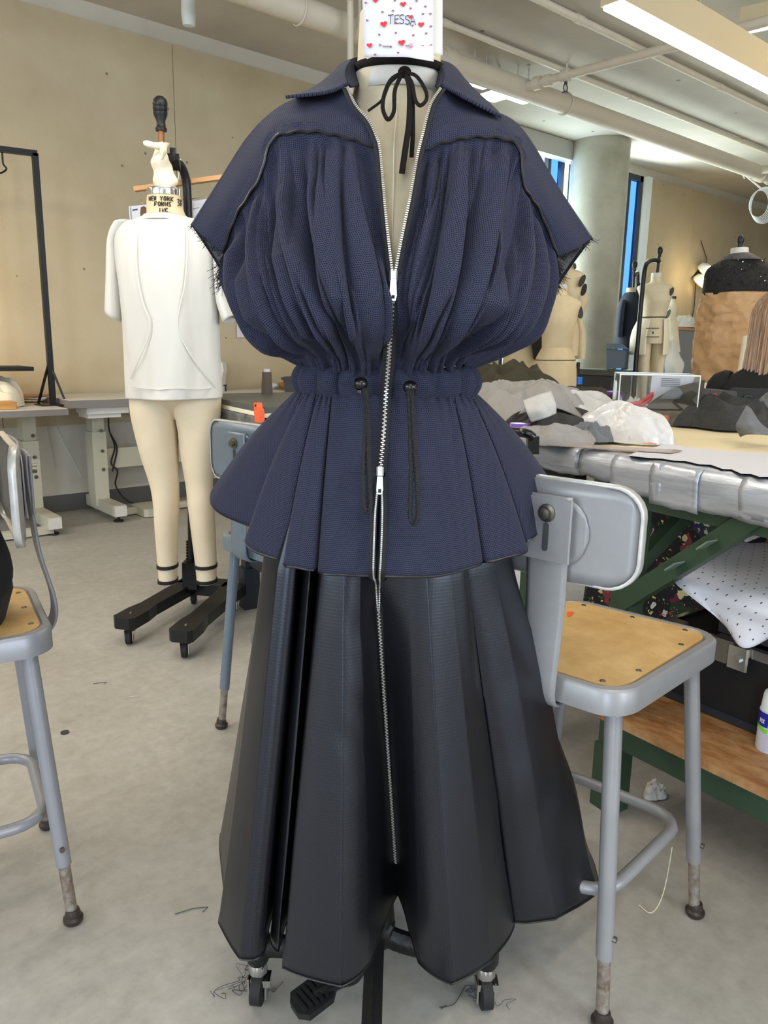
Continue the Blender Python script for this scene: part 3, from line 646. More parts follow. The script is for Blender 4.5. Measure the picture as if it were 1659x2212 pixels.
for G, sd in ((GYL, -1), (GYR, 1)):
    B = backsleeve(G, sd); o = build('back_yoke_sleeve', MB().grid(B), 'navy', dress, local=True, solid=.0016)
    Bi = B.copy(); Bi[:, :, 1] -= .004; Bi[:, :, 2] -= .001
    build('sleeve_lining', MB().grid(Bi[:, 50:89]), 'lining', o, local=True, label='grey sleeve lining')
# piping along the gathered seams
for G, o in ((GYL, yl), (GYR, yr)):
    P = G[-1]+np.array([0, -.0035, -.0005]); P = P+np.array([[0, 0, .0012*math.sin(k*.55)] for k in range(len(P))])
    build('piping', MB().tube(P, .0019, 6), 'satin', o, local=True)
# frayed cuff threads
mb = MB(); r = np.random.default_rng(4)
for edge, sd, nn_ in ((GYL[:, -1], -1, 110), (GYR[:, -1], 1, 110), (GBL[2:40, 0], -1, 90), (GBR[2:40, -1], 1, 90)):
    for k in range(nn_):
        p = edge[r.integers(len(edge))]; Lh = r.uniform(.002, .009) if nn_ == 110 else r.uniform(.003, .02)
        d = np.array([sd*r.uniform(.1, 1), r.uniform(-.5, .3), -r.uniform(.2, 1.2)]); d /= np.linalg.norm(d)
        mb.tube([p, p+d*Lh*.5+r.normal(0, .001, 3), p+d*Lh+r.normal(0, .0025, 3)], .00035, 3, caps=False)
build('frayed_threads', mb, 'ziptape', dress, local=True, kind='stuff')
# ---------------------------------------------------------------- collar
KL = [[(752, 182, 1.084), (747, 160, 1.12), (756, 137, 1.165), (775, 126, 1.205), (862, 121, 1.25)],
      [(705, 200, 1.082), (706, 180, 1.14), (722, 156, 1.20), (752, 137, 1.25), (862, 130, 1.30)],
      [(617, 210, 1.095), (645, 205, 1.17), (688, 192, 1.245), (738, 178, 1.31), (862, 170, 1.355)]]
KR = [[(955, 184, 1.084), (958, 162, 1.12), (951, 142, 1.165), (940, 130, 1.205), (862, 121, 1.25)],
      [(1008, 214, 1.085), (1004, 188, 1.14), (988, 158, 1.20), (966, 140, 1.25), (862, 130, 1.30)],
      [(1084, 253, 1.105), (1062, 230, 1.18), (1030, 203, 1.25), (985, 178, 1.31), (862, 170, 1.355)]]
for K, ins in ((KL, [(758, 188, 1.09), (768, 186, 1.125), (776, 182, 1.165), (786, 178, 1.205), (862, 172, 1.235)]), (KR, [(948, 190, 1.09), (944, 190, 1.125), (940, 186, 1.165), (934, 180, 1.205), (862, 172, 1.235)])):
    co = build('collar', MB().grid(net(pxnet(K), 26, 44)), 'navy', dress, local=True, solid=.0038)
    k0 = K[0]; mid = [((a[0]+b_[0])/2, (a[1]+b_[1])/2, (a[2]+b_[2])/2+.004) for a, b_ in zip(k0, ins)]
    build('collar_stand', MB().grid(net(pxnet([k0, mid, ins]), 14, 44)), 'navy', co, local=True, solid=.003)
# ---------------------------------------------------------------- zip
def teeth(mb, P, side=0, pitch=.0029, wdt=.0032):
    P = np.array(P); d = np.concatenate([[0], np.cumsum(np.linalg.norm(np.diff(P, axis=0), axis=1))]); n = int(d[-1]/pitch)
    for k in range(n):
        s = (k+.5)*pitch; p = np.array([np.interp(s, d, P[:, i]) for i in range(3)]); q_ = np.array([np.interp(min(s+.002, d[-1]), d, P[:, i]) for i in range(3)])
        t = q_-p; L_ = np.linalg.norm(t)
        if L_ < 1e-7: continue
        t = t/L_; x = np.cross(t, (0, -1, 0)); x /= np.linalg.norm(x); y = np.cross(t, x)
        off = x*(wdt*.25*(1 if k % 2 else -1) if side == 0 else 0)
        mb.box(p+off, (wdt, .0022, pitch*.58), (x, y, t))
zl = cr([D(*p) for p in ((751, 190, 1.080), (768, 226, 1.062), (798, 262, 1.05), (815, 300, 1.041), (821, 325, 1.037), (826, 380, 1.025), (833, 460, 1.006), (840, 525, .994), (848, 592, .986))], 60)
zr = cr([D(*p) for p in ((952, 190, 1.080), (930, 226, 1.062), (913, 290, 1.045), (901, 340, 1.035), (885, 430, 1.01), (868, 512, .996), (853, 592, .986))], 60)
zm = cr([D(*p) for p in ((850, 592, .986), (847, 660, .99), (842, 740, 1.012), (838, 800, 1.035), (834, 850, 1.045), (830, 920, 1.035), (825, 980, 1.022), (821, 1022, 1.014))], 60)
sk = [skzip[i]+np.array([0, -.006, 0]) for i in range(81) if .262 < skzip[i][2] < .775]
j0 = sk[0]
zll = cr([D(819, 1030, 1.012), D(811, 1100, 1.006), D(807, 1200, .998), D(807, 1245, 1.0), j0+[-.0025, -.002, .015], sk[3]+[-.001, 0, 0]], 40)
zrr = cr([D(823, 1030, 1.012), D(826, 1100, 1.006), D(823, 1200, .998), D(820, 1245, 1.0), j0+[.0035, -.002, .015], sk[3]+[.001, 0, 0]], 40)
zm2 = np.array(sk[3:])
mb = MB(); teeth(mb, zl, 1); teeth(mb, zr, 1); teeth(mb, zm, 0, .0027, .0038); teeth(mb, zll, 1, .0027, .0022); teeth(mb, zrr, 1, .0027, .0022); teeth(mb, zm2, 0, .0028, .0032)
build('zip_teeth', mb, 'zip', dress, local=True, smooth=False, kind='stuff', label='silver metal zip teeth')
mb = MB()
for P, wd, ox in ((zl, .0045, -.003), (zr, .0045, .003), (zm, .008, 0), (zll, .005, -.002), (zrr, .005, .002), (zm2, .006, 0)):
    rows = [[p+np.array([ox+s*wd, .0018+abs(s)*.0005, 0]) for s in (-1, 0, 1)] for p in P]; mb.grid(rows)
build('zip_tape', mb, 'ziptape', dress, local=True, solid=.0006)
def slider(p, up, hole):
    p = np.array(p); s = build('zip_slider', MB().box(p, (.0095, .0042, .012), bev=.003).box(p+[0, -.004, .001], (.0032, .004, .008)), 'zip', dress, local=True, label='silver zip slider')
    L_ = .024
    Q = p+np.array([0, -.0052, -.006])
    pl = [(-.0036, 0), (.0036, 0), (.0046, -L_*.75), (.003, -L_), (-.003, -L_), (-.0046, -L_*.75)]
    pull = build('zip_pull', MB().prism([Q+[x, 0, z] for x, z in pl], (0, -.0018, 0)), 'zip', s, local=True)
    c = Q+np.array([0, -.0019, -L_*.8]); build('pull_window', MB().box(c, (.004, .0006, .005 if hole else .004), bev=.0012), 'black', s, local=True)
slider(D(850, 596, .982), 1, 0); slider(D(821, 1018, 1.006), -1, 1)
# ---------------------------------------------------------------- draw cords
for st, pts in ((D(779, 829, 1.035), ((786, 838, 1.032), (790, 900, 1.018), (786, 1000, 1.008), (787, 1085, 1.0), (793, 1106, .998), (800, 1090, 1.0), (797, 1000, 1.006), (795, 900, 1.016), (791, 840, 1.03))),
                (D(886, 836, 1.035), ((882, 845, 1.03), (886, 920, 1.015), (888, 1030, 1.0), (886, 1110, .992), (894, 1131, .99), (903, 1110, .992), (900, 1030, 1.0), (893, 920, 1.013), (889, 845, 1.03)))):
    P = cr([D(*q) for q in pts], 130); rr = [.0029+.0006*abs(math.sin(k*1.1)) for k in range(130)]
    build('drawcord', MB().tube(P, rr, 8), 'cord', dress, local=True)
    build('cord_stopper', MB().sphere(st, .0098, 18, (1.0, 1.0, .92)).lathe([(.0062, -.0118), (.0062, -.008)], st, seg=14), 'blackplastic', dress, local=True)
# ---------------------------------------------------------------- ribbon tied around the neck
rib = thing('neck_ribbon', 'brown black velvet ribbon tied in a bow around the form neck', 'ribbon', DROOT, DRZ)
def strap(P, w_, n=40, tw=(0, 0, 1), th=.0014):
    P = cr(P, n); rows = []
    for i in range(n):
        t = P[min(i+1, n-1)]-P[max(i-1, 0)]; t /= np.linalg.norm(t); x = np.cross(t, (0, 1, 0)); x = x/(np.linalg.norm(x)+1e-9)
        x = x+np.array([0, .25*math.sin(i*.15), 0]); rows.append([P[i]-x*w_/2, P[i]+x*w_/2])
    return MB().grid(rows)
G = []
for zt in (-.0055, .0055):
    G.append([(.010+.0625*math.cos(q), .019+.0615*math.sin(q), 1.4965+zt-.004*math.sin(q)*0-.006*abs(math.sin(q)) if math.sin(q) < 0 else 1.499+zt) for q in np.linspace(0, 2*math.pi, 60)])
build('neck_loop', MB().grid(G), 'ribbon', rib, local=True, solid=.002)
kx = D(874, 156, 1.108)
build('knot', MB().sphere(kx, .0075, 12, (1.2, .8, 1)), 'ribbon', rib, local=True)
for nm, pts, w_ in (('bow_loop', ((872, 156, 1.10), (845, 172, 1.075), (830, 205, 1.06), (827, 235, 1.05), (838, 258, 1.045), (851, 240, 1.05), (853, 195, 1.06), (868, 160, 1.095)), .005),
                    ('bow_loop', ((876, 156, 1.10), (900, 165, 1.075), (919, 195, 1.06), (921, 215, 1.055), (908, 228, 1.05), (897, 215, 1.055), (890, 180, 1.07), (878, 160, 1.095)), .0045),
                    ('ribbon_end', ((868, 158, 1.10), (843, 180, 1.07), (826, 215, 1.06), (795, 240, 1.058)), .003),
                    ('ribbon_end', ((876, 158, 1.10), (885, 190, 1.065), (884, 260, 1.05), (876, 320, 1.045), (868, 375, 1.04)), .0075),
                    ('ribbon_end', ((880, 158, 1.10), (890, 200, 1.07), (892, 280, 1.055), (889, 340, 1.05)), .0055)):
    build(nm, strap([D(*q) for q in pts], w_), 'ribbon', rib, local=True, solid=.0012)
# ---------------------------------------------------------------- the note with hearts, and the paper behind it
yN = 1.065
note = thing('paper_note', 'white paper note with red hearts and a handwritten name at the neck', 'note', DROOT, DRZ)
def card(px0, px1, py0, py1, Y, curl, lean=0):
    rows = []
    for i in range(25):
        v = i/24; row = []
        for j in range(17):
            u = j/16; py = py0+(py1-py0)*v
            cu = curl*max(0, v-.86)/.14*max(0, u-.6)/.4
            row.append(D(px0+(px1-px0)*u+6*v*(1-u)*1.2, py+cu*10, Y-.012*math.sin(math.pi*u)*v-.02*cu+.012*math.exp(-((u-.5)/.08)**2)*max(0, v-.5)*.2))
        rows.append(row)
    return MB().grid(rows)
build('sheet', card(780, 937, -70, 123, yN, 1.0), 'paper', note, local=True, solid=.0004)
def N_(px, py, o=.0): u = (px-780)/157; v = (py+70)/193; return D(px, py, yN-.012*math.sin(math.pi*max(0, min(1, u)))*v-.0016-o)
def heart(mb, px, py, s, rot=0.):
    pts = []
    for k in range(20):
        t = 2*math.pi*k/20; x = 16*math.sin(t)**3/17; y = (13*math.cos(t)-5*math.cos(2*t)-2*math.cos(3*t)-math.cos(4*t))/17
        pts.append(N_(px+s*(x*math.cos(rot)-y*math.sin(rot)), py-s*(x*math.sin(rot)+y*math.cos(rot))))
    mb.prism(pts, (0, -.0003, 0))
mb = MB()
for px, py, s, r_ in ((811, 0, 7, 0), (871, 9, 7, .1), (829, 52, 8, .2), (910, 53, 7, 0), (798, 98, 6.5, .1), (868, 92, 8, .2), (930, 100, 5, .5), (887, 36, 5, .2), (850, -40, 8, 0), (915, -30, 7, .2), (800, -50, 6, 0)): heart(mb, px, py, s, r_)
build('red_hearts', mb, 'red', note, local=True, smooth=False)
mb = MB()
for px, py in ((790, 6), (826, 26), (849, 23), (887, 18), (900, 2), (919, 14), (793, 44), (914, 30), (855, 49), (891, 55), (819, 75), (855, 71), (893, 76), (921, 72), (821, 97), (844, 101), (913, 100), (810, 118), (860, 114), (931, 57), (853, 1), (930, 30)): heart(mb, px, py, 3.0, random.uniform(-.3, .3))
build('small_hearts', mb, 'mauve', note, local=True, smooth=False)
LET = {'T': [[(0, 0), (1, -.06)], [(.5, -.02), (.48, 1)]], 'E': [[(.85, 0), (.1, .06), (.05, 1), (.85, .95)], [(.07, .5), (.7, .46)]],
       'S': [[(.9, .1), (.55, 0), (.2, .12), (.15, .35), (.5, .5), (.85, .66), (.8, .92), (.45, 1.02), (.08, .9)]], 'A': [[(.0, 1.02), (.48, 0), (.95, 1.05)], [(.18, .66), (.78, .64)]]}
mb = MB()
for ch, x0, y0 in (('T', 838, 33), ('E', 852, 32), ('S', 862, 31.5), ('S', 874, 33), ('A', 886, 34)):
    for st in LET[ch]:
        P = [N_(x0+x*12.2, y0+y*19) for x, y in st]; P = cr(P, 14) if ch == 'S' else P
        mb.tube(P, .00048, 5)
build('handwriting', mb, 'ink', note, local=True)
for a, b_, nm, lb in (((826, 100, 0), (845, 100, 0), 0, 'plain steel pin through the heart covered note'), ((876, 99, 0), (888, 98, .003), 1, 'steel pin with a pink bead head through the heart covered note')):
    t = thing('straight_pin', lb, 'pin', DROOT, DRZ)
    build('shaft', MB().cyl(N_(a[0], a[1], .0006), N_(b_[0], b_[1], .001+b_[2]), .0007, seg=6), 'chrome', t, local=True)
    if nm: build('head', MB().sphere(N_(888, 98, .0035), .0026, 10), 'pinkbead', t, local=True)
t = one('paper_note', card(800, 956, -75, 119, 1.10, 0), 'paperback', (0, 0, 0), 'blank whitish paper sticking out behind the heart covered note', 'note', solid=.0004)
t.location = [float(v) for v in DROOT]; t.rotation_euler = (0, 0, DRZ)
# ================================================================ LEFT SIDE
def stool(name, label, loc, rz, steel, board, H=.60, W=.36, Dp=.38, back=(.137, .36, .852), ring='square', tilt=0.0, tap=.115):
    t = thing(name, label, 'stool', (loc[0], loc[1], 0), rz)
    mb = MB(); tf = lambda x: 1+tap*x/(Dp/2)
    prof = ((.0, -.042), (.0, -.006), (-.004, 0), (-.014, .001), (-.017, -.004))
    G = []
    for ins, z in prof: G.append([(x*(1+2*ins/Dp), y*(1+2*ins/W)*tf(x), H+z) for x, y in rrect(Dp, W, .055, 6)])
    mb.grid(G, closeu=True); n = len(G[0]); mb.f.append(tuple((len(G)-1)*n+k for k in range(n-1, -1, -1))); mb.f.append(tuple(range(n)))
    seat = build('seat', mb, steel, t, local=True)
    build('seat_board', MB().prism([(x, y*tf(x), H-.0035) for x, y in rrect(Dp-.040, W-.040, .04, 5)], (0, 0, .004)), board, seat, local=True, smooth=False)
    rp = []
    for k in range(-1, 2): rp += [(Dp/2-.034, k*W*.31), (-Dp/2+.034, k*W*.31)]
    for k in (-.5, .5): rp += [(k*Dp*.42, W/2-.034), (k*Dp*.42, -W/2+.034)]
    for x, y in rp: build('rivet', MB().lathe([(.0052, 0), (.0045, .0012), (.002, .0018)], (x, y*tf(x), H+.0005), seg=10), 'rivet', seat, local=True)
    for sx in (-1, 1):
        for sy in (-1, 1):
            a = np.array([sx*Dp*.38, sy*W*.37*tf(sx*Dp*.4), H-.03]); b = np.array([sx*Dp*.475, sy*W*.525*tf(sx*Dp*.4), 0]); pt = lambda z: a+(b-a)*((H-.03-z)/(H-.03))
            lg = build('leg', MB().cyl(a, pt(.125), .0145, seg=14), steel, t, local=True)
            build('leg_extension', MB().cyl(pt(.135), pt(.02), .0112, seg=12), 'rust', lg, local=True)
            build('glide', MB().lathe([(.015, 0), (.019, .006), (.019, .012), (.0145, .016), (.0145, .022), (.012, .03)], (b[0], b[1], 0), seg=14), 'glide', lg, local=True)
            p = pt(.165); build('leg_bolt', MB().cyl(p+[0, sy*.012, 0], p+[0, sy*.02, 0], .005, seg=8), 'rivet', lg, local=True)
    zr = .215
    if ring == 'square': P = [(x, y*tf(x), zr) for x, y in rrect(Dp*.80, W*.84, .06, 5)]; rr_ = .0115
    else: P = [(.13*math.cos(q), .13*math.sin(q), zr+.06) for q in np.linspace(0, 2*math.pi, 32, endpoint=False)]; rr_ = .012
    build('foot_ring', MB().tube(P, rr_, 10, closed=True), steel, t, local=True)
    bh, bw, bz = back; x0 = -Dp/2-.006
    P = cr([(x0+.06, 0, H-.05), (x0+.012, 0, H-.052), (x0-.010, 0, H-.03), (x0-.012, 0, H+.02), (x0-.006+tilt*.5, 0, (H+bz)/2), (x0-.012+tilt, 0, bz+.01), (x0-.012+tilt, 0, bz+bh*.36)], 30)
    wd = np.interp(np.arange(30), [0, 12, 29], [.052, .062, .075])
    build('back_strap', MB().grid([[p+[0, -w_/2, 0], p+[-.003, -w_*.36, 0], p+[-.003, 0, 0], p+[-.003, w_*.36, 0], p+[0, w_/2, 0]] for p, w_ in zip(P, wd)]), steel, t, local=True, solid=.004)
    G = []
    out = rrect(bw, bh, .045, 6)
    for sc, dx in ((1.0, .010), (1.0, -.002), (.975, -.004), (.955, .0)):
        G.append([(x0+tilt+dx+.045*(y*sc/bw*2)**2*.5, y*sc, bz+z*(1-(1-sc)*1.8)) for y, z in out])
    mb = MB().grid(G[:3], closeu=True); pan = build('backrest', mb, 'rim', t, local=True, solid=.002)
    ys = np.linspace(-1, 1, 17); Pn = []
    for s in np.linspace(-1, 1, 9):
        row = []
        for y in ys:
            yy = y*bw/2*.985; zz = s*bh/2*.97
            ex = max(0, abs(yy)-(bw/2-.045))
            lim = bh/2-.045+math.sqrt(max(0, .045**2-min(ex, .045)**2))
            row.append((x0+tilt+.0+.045*(yy/bw*2)**2*.5, yy, bz+zz*lim/(bh/2)))
        Pn.append(row)
    build('back_panel', MB().grid(Pn), steel, pan, local=True, solid=.003)
    xb = x0+tilt
    xb = x0+tilt; E2 = []
    for s_ in np.linspace(-1, 1, 9):
        row = []
        for y in ys:
            yy = y*.062; zz = s_*bh*.33; ex = max(0, abs(yy)-.02); lim = math.sqrt(max(0, 1-(ex/.0425)**2)) if ex < .0425 else 0
            row.append((xb-.0045+.045*(yy/bw*2)**2*.5, yy, bz+zz*lim))
        E2.append(row)
    build('embossed_plate', MB().grid(E2), steel, pan, local=True, solid=.003)
    build('strap_plate', MB().box((xb-.0175, 0, bz+.004), (.005, .082, bh*.62), bev=.002), steel, t, local=True, smooth=False)
    bl_ = build('back_bolt', MB().lathe([(.0145, 0), (.0145, .003), (.009, .004), (.009, .012), (.002, .013)], (xb-.020, .0, bz+.03), np.array([[0, 1, 0], [0, 0, 1], [-1, 0, 0]]), 12), 'rivet', t, local=True)
    build('slot', MB().prism([(xb-.0205, y, bz-.008+z) for y, z in rrect(.010, .045, .0048, 4)], (-.0006, 0, 0)), 'darkgrey', t, local=True, smooth=False)
    return t
stool('metal_stool', 'grey metal stool with tan board seat right of the dress', (1.164, .741), math.radians(9), 'greysteel', 'hardboard', W=.305, Dp=.39, back=(.160, .272, .842))
q_ = [atZ(px, py, .6015) for px, py in ((1226, 1322), (1240, 1322), (1232, 1331), (1226, 1332))]
one('orange_tag', MB().prism(q_, (0, 0, .0008)), mat('orange_tag', (240, 90, 50), .6), q_[0], 'small orange tag on the tan seat beside the stool back strap', 'tag', smooth=False)
stool('metal_stool', 'grey metal stool under the seated person in black at the left edge', (.262, 1.575), math.radians(170), 'palesteel', 'hardboard', H=.60, W=.34, Dp=.37, back=(.18, .34, .845), tilt=.03, tap=0.03)
stool('metal_stool', 'blue grey metal stool with brown seat half hidden behind the peplum', (1.212, 1.762), math.radians(6), 'bluesteel', 'hardboarddark', ring='round', W=.305, back=(.16, .33, .835))
# ---------------------------------------------------------------- second form with the white shirt
YF = 2.95
FO = atF(378, 1290, YF); FO[2] = 0
f2 = thing('dress_form', 'full body muslin form with legs, steel neck and black stripes at the ankles', 'dress form', FO)
def E_(px, py, Y=YF): return atF(px, py, Y)
def bodyloft(rows, n=40, m=60, flat=.7, yoff=0):
    """rows of (left px, right px, py): a rounded body seen between two outlines"""
    C = []
    for xl, xr, py, dp in rows:
        a, b = E_(xl, py), E_(xr, py); C.append(np.concatenate([(a+b)/2, (b-a)/2, [dp]]))
    S = cr(np.array(C), m); G = []
    for s in S:
        c, h, dp = s[:3], s[3:6], s[6]
        G.append([c+h*math.copysign(abs(math.cos(q))**.92, math.cos(q))-F0*dp*math.sin(q) for q in np.linspace(0, 2*math.pi, n, endpoint=False)])
    return G
M['muslinleg'] = mat('pale_muslin', (226, 210, 182), .85, vary=.06, vscale=10, bump=.1, bscale=500)
def onloft(rows, px, py, off):
    ys = [r[2] for r in rows]; v = [np.interp(py, ys, [r[k] for r in rows]) for k in (0, 1, 3)]
    a, b = E_(v[0], py), E_(v[1], py); c, h = (a+b)/2, (b-a)/2; hl = np.linalg.norm(h); best = None
    for q in np.linspace(.05, math.pi-.05, 120):
        p = c+h*(1+off/hl)*math.copysign(abs(math.cos(q))**.92, math.cos(q))-F0*(v[2]+off)*math.sin(q); e = abs(topx(p)-px)
        if best is None or e < best[0]: best = (e, p)
    return best[1]
build('torso', capped(bodyloft([(326, 388, 452, .045), (322, 396, 468, .05), (292, 444, 492, .07), (272, 462, 530, .10), (268, 462, 620, .13), (288, 452, 720, .10), (280, 470, 800, .12), (280, 478, 858, .11), (330, 430, 885, .05), (372, 386, 905, .03)])), 'muslinleg', f2)
for rows, nm in (([(281, 384, 850, .10), (284, 381, 890, .10), (292, 382, 930, .092), (306, 384, 985, .08), (325, 386, 1045, .066), (333, 386, 1090, .068), (336, 384, 1140, .064), (340, 383, 1200, .05), (343, 382, 1235, .046), (344, 382, 1258, .045)], 'leg'),
                 ([(372, 477, 850, .10), (378, 476, 890, .10), (386, 472, 930, .092), (392, 464, 985, .08), (402, 459, 1045, .066), (407, 461, 1090, .068), (413, 464, 1140, .064), (420, 467, 1200, .05), (424, 467, 1235, .046), (426, 467, 1258, .045)], 'leg')):
    lg = build(nm, capped(bodyloft(rows)), 'muslinleg', f2)
    for z_ in ((1221, .053), (1253, .051)):
        xl = np.interp(z_[0], [1200, 1258], [rows[-3][0], rows[-1][0]])-2; xr = np.interp(z_[0], [1200, 1258], [rows[-3][1], rows[-1][1]])+2
        build('ankle_stripe', capped(bodyloft([(xl, xr, z_[0]-3.5, z_[1]), (xl, xr, z_[0]+3.5, z_[1])], m=4)), 'black', lg, label='black ankle stripe')
nk = build('neck', capped(bodyloft([(319, 389, 424, .058), (318, 392, 440, .06), (318, 398, 460, .064), (316, 408, 480, .07)])), 'muslinold', f2)
build('neck_cap', capped(bodyloft([(319, 389, 409, .060), (318, 389, 412, .062), (318, 389, 424, .062)], m=8)), 'chrome', f2)
cN = E_(354, 400); ztop = E_(354, 255)[2]
build('top_rod', MB().cyl(E_(352, 412), E_(348, 278), .011, seg=12), mat('brass_rod', (140, 96, 60), .4, .7), f2)
build('finial', MB().lathe([(.020, -.002), (.021, .006), (.016, .012), (.0155, .030), (.024, .048), (.026, .058), (.024, .060), (.026, .064), (.027, .074), (.0245, .077), (.026, .081), (.0265, .086), (.023, .100), (.013, .110), (.001, .113)], E_(348.5, 282)), 'castiron', f2)
P = [E_(362, 352, YF+.02), E_(372, 350, YF+.06), E_(390, 358, YF+.10), E_(401, 385, YF+.13), E_(405, 425, YF+.14), E_(408, 520, YF+.15)]
hk = build('support_arm', MB().tube(cr(P, 24), .0165, 12), 'castiron', f2)
build('clamp', MB().beam(E_(371, 338, YF+.02), E_(375, 362, YF+.06), .05, .03).beam(E_(374, 320, YF+.03), E_(374, 345, YF+.03), .018, .02), 'castiron', f2)
build('pole', MB().cyl(E_(408, 520, YF+.15), E_(414, 1262, YF+.15), .014, seg=12), 'castiron', f2)
ta, tb = E_(414, 1170, YF+.15), E_(414, 1250, YF+.15); mb = MB()
for k in range(14): mb.box(ta+(tb-ta)*k/13-RT*.016, (.012, .01, .009))
build('rack_teeth', mb, 'castiron', f2, kind='stuff')
build('pole_socket', MB().beam(E_(413, 1212, YF+.15), E_(414, 1268, YF+.15), .07, .06), 'castiron', f2, smooth=False)
for A_, B_, cs in (((283, 1324), (402, 1258), (268, 1362)), ((402, 1350), (492, 1274), (386, 1378))):
    a, b = atZ(*A_, .115), atZ(*B_, .115); d = (b-a)/np.linalg.norm(b-a); s_ = np.cross((0, 0, 1), d)
    pol = [a-d*.06+s_*.03, a-d*.06-s_*.03, a-d*.045-s_*.045, a+d*.05-s_*.045, a+d*.12-s_*.034, b-d*.05-s_*.04, b+d*.1-s_*.05, b+d*.1+s_*.05, b-d*.05+s_*.04, a+d*.12+s_*.034, a+d*.05+s_*.045, a-d*.045+s_*.045]
    arm = build('base_arm', MB().prism([p-[0, 0, .045] for p in pol], (0, 0, .045)), 'castiron', f2, smooth=False)
    for c in (a, b): build('arm_bolt', MB().lathe([(.007, 0), (.006, .004), (.002, .005)], c, seg=10), 'rivet', arm)
    for c in (a-d*.02, b+d*.06):
        c = np.array([c[0], c[1], .0]); r = .03
        caster_c = c-np.array(FO)
        caster(caster_c, arm, 1.12, .95)
a, b = atZ(420, 1262, .1), atZ(452, 1290, .1)
build('cross_bar', MB().beam(atZ(318, 1308, .085), atZ(420, 1272, .085), .018, .014).beam(atZ(395, 1262, .09), atZ(495, 1272, .09), .10, .05), 'castiron', f2, smooth=False)
# printed neck lettering
def stencil(mb, txt, px0, py0, w_, h_, slope, curv=0, n='', sqz=1.0):
    SG = {'N': [[(0, 1), (0, 0), (1, 1), (1, 0)]], 'E': [[(1, 0), (0, 0), (0, 1), (1, 1)], [(0, .5), (.8, .5)]], 'W': [[(0, 0), (.25, 1), (.5, .3), (.75, 1), (1, 0)]], 'Y': [[(0, 0), (.5, .5), (1, 0)], [(.5, .5), (.5, 1)]],
          'O': [[(.5, 0), (.05, .2), (.05, .8), (.5, 1), (.95, .8), (.95, .2), (.5, 0)]], 'R': [[(0, 1), (0, 0), (.9, .1), (.9, .42), (0, .5)], [(.4, .5), (1, 1)]], 'K': [[(0, 0), (0, 1)], [(1, 0), (.1, .5), (1, 1)]], 'F': [[(1, 0), (0, 0), (0, 1)], [(0, .5), (.8, .5)]],
          'M': [[(0, 1), (0, 0), (.5, .6), (1, 0), (1, 1)]], 'S': [[(1, .1), (.5, 0), (.05, .2), (.5, .5), (.95, .78), (.5, 1), (0, .9)]], 'I': [[(.5, 0), (.5, 1)]], 'C': [[(1, .15), (.5, 0), (.05, .25), (.05, .75), (.5, 1), (1, .85)]], '.': [[(.4, .9), (.6, 1)]], ' ': [],
          '3': [[(0, .05), (.8, .0), (.95, .25), (.4, .45), (.95, .7), (.7, 1), (0, .95)]], '8': [[(.5, .45), (.1, .2), (.5, 0), (.9, .2), (.5, .45), (.05, .75), (.5, 1), (.95, .75), (.5, .45)]]}
    for k, ch in enumerate(txt):
        for st in SG[ch]:
            P = []
            for x, y in st:
                px = px0+(k+x*.62)*w_; py = py0+y*h_+slope*(px-px0); P.append(onloft(((319, 389, 424, .058), (318, 392, 440, .06), (318, 398, 460, .064), (316, 408, 480, .07)), px, py, .003))
            mb.tube(P, .0018, 4)
    return mb
mb = MB(); stencil(mb, 'NEW', 322, 430, 5.4, 9, .02); stencil(mb, 'YORK', 346, 430.5, 7.8, 9.5, 0); stencil(mb, 'FORMS', 334, 442.5, 7.6, 9, 0); stencil(mb, 'INC.', 343, 456, 7.4, 8.5, 0); stencil(mb, '38', 384, 433, 5, 15, -.1)
build('neck_lettering', mb, 'stencil', nk, label='black stencilled lettering')
# knotted muslin strip on the rod
kf = thing('muslin_strip', 'cream muslin strip twisted and knotted around the form top rod', 'fabric strip', E_(352, 405))
G = []
for i in range(40):
    t = i/39; c = E_(352+6*math.sin(5*t+1), 408-98*t); rr = .024+.012*math.sin(3.2*t+.3)+.006*math.sin(13*t)
    G.append([c+RT*rr*(1+.22*math.sin(2*q+8*t))*math.cos(q)-F0*rr*(1+.22*math.sin(2*q+8*t))*math.sin(q) for q in np.linspace(0, 2*math.pi, 28, endpoint=False)])
build('wrap', MB().grid(G, closeu=True), 'creamcloth', kf)
build('loose_end', MB().grid(net([[E_(352, 306, YF-.03), E_(335, 308, YF-.05), E_(318, 304, YF-.06), E_(309, 306, YF-.06)], [E_(350, 316, YF-.04), E_(335, 316, YF-.06), E_(318, 313, YF-.07), E_(310, 310, YF-.065)], [E_(348, 326, YF-.03), E_(334, 321, YF-.05), E_(320, 318, YF-.06), E_(311, 313, YF-.06)]], 10, 16)), 'creamcloth', kf, solid=.003)
build('knot_flap', MB().grid(net([[E_(345, 310, YF-.04), E_(352, 312, YF-.05), E_(360, 318, YF-.04)], [E_(345, 325, YF-.045), E_(352, 322, YF-.06), E_(359, 330, YF-.045)], [E_(346, 340, YF-.03), E_(350, 345, YF-.045), E_(354, 338, YF-.035)]], 10, 12)), 'creamcloth', kf, solid=.003)
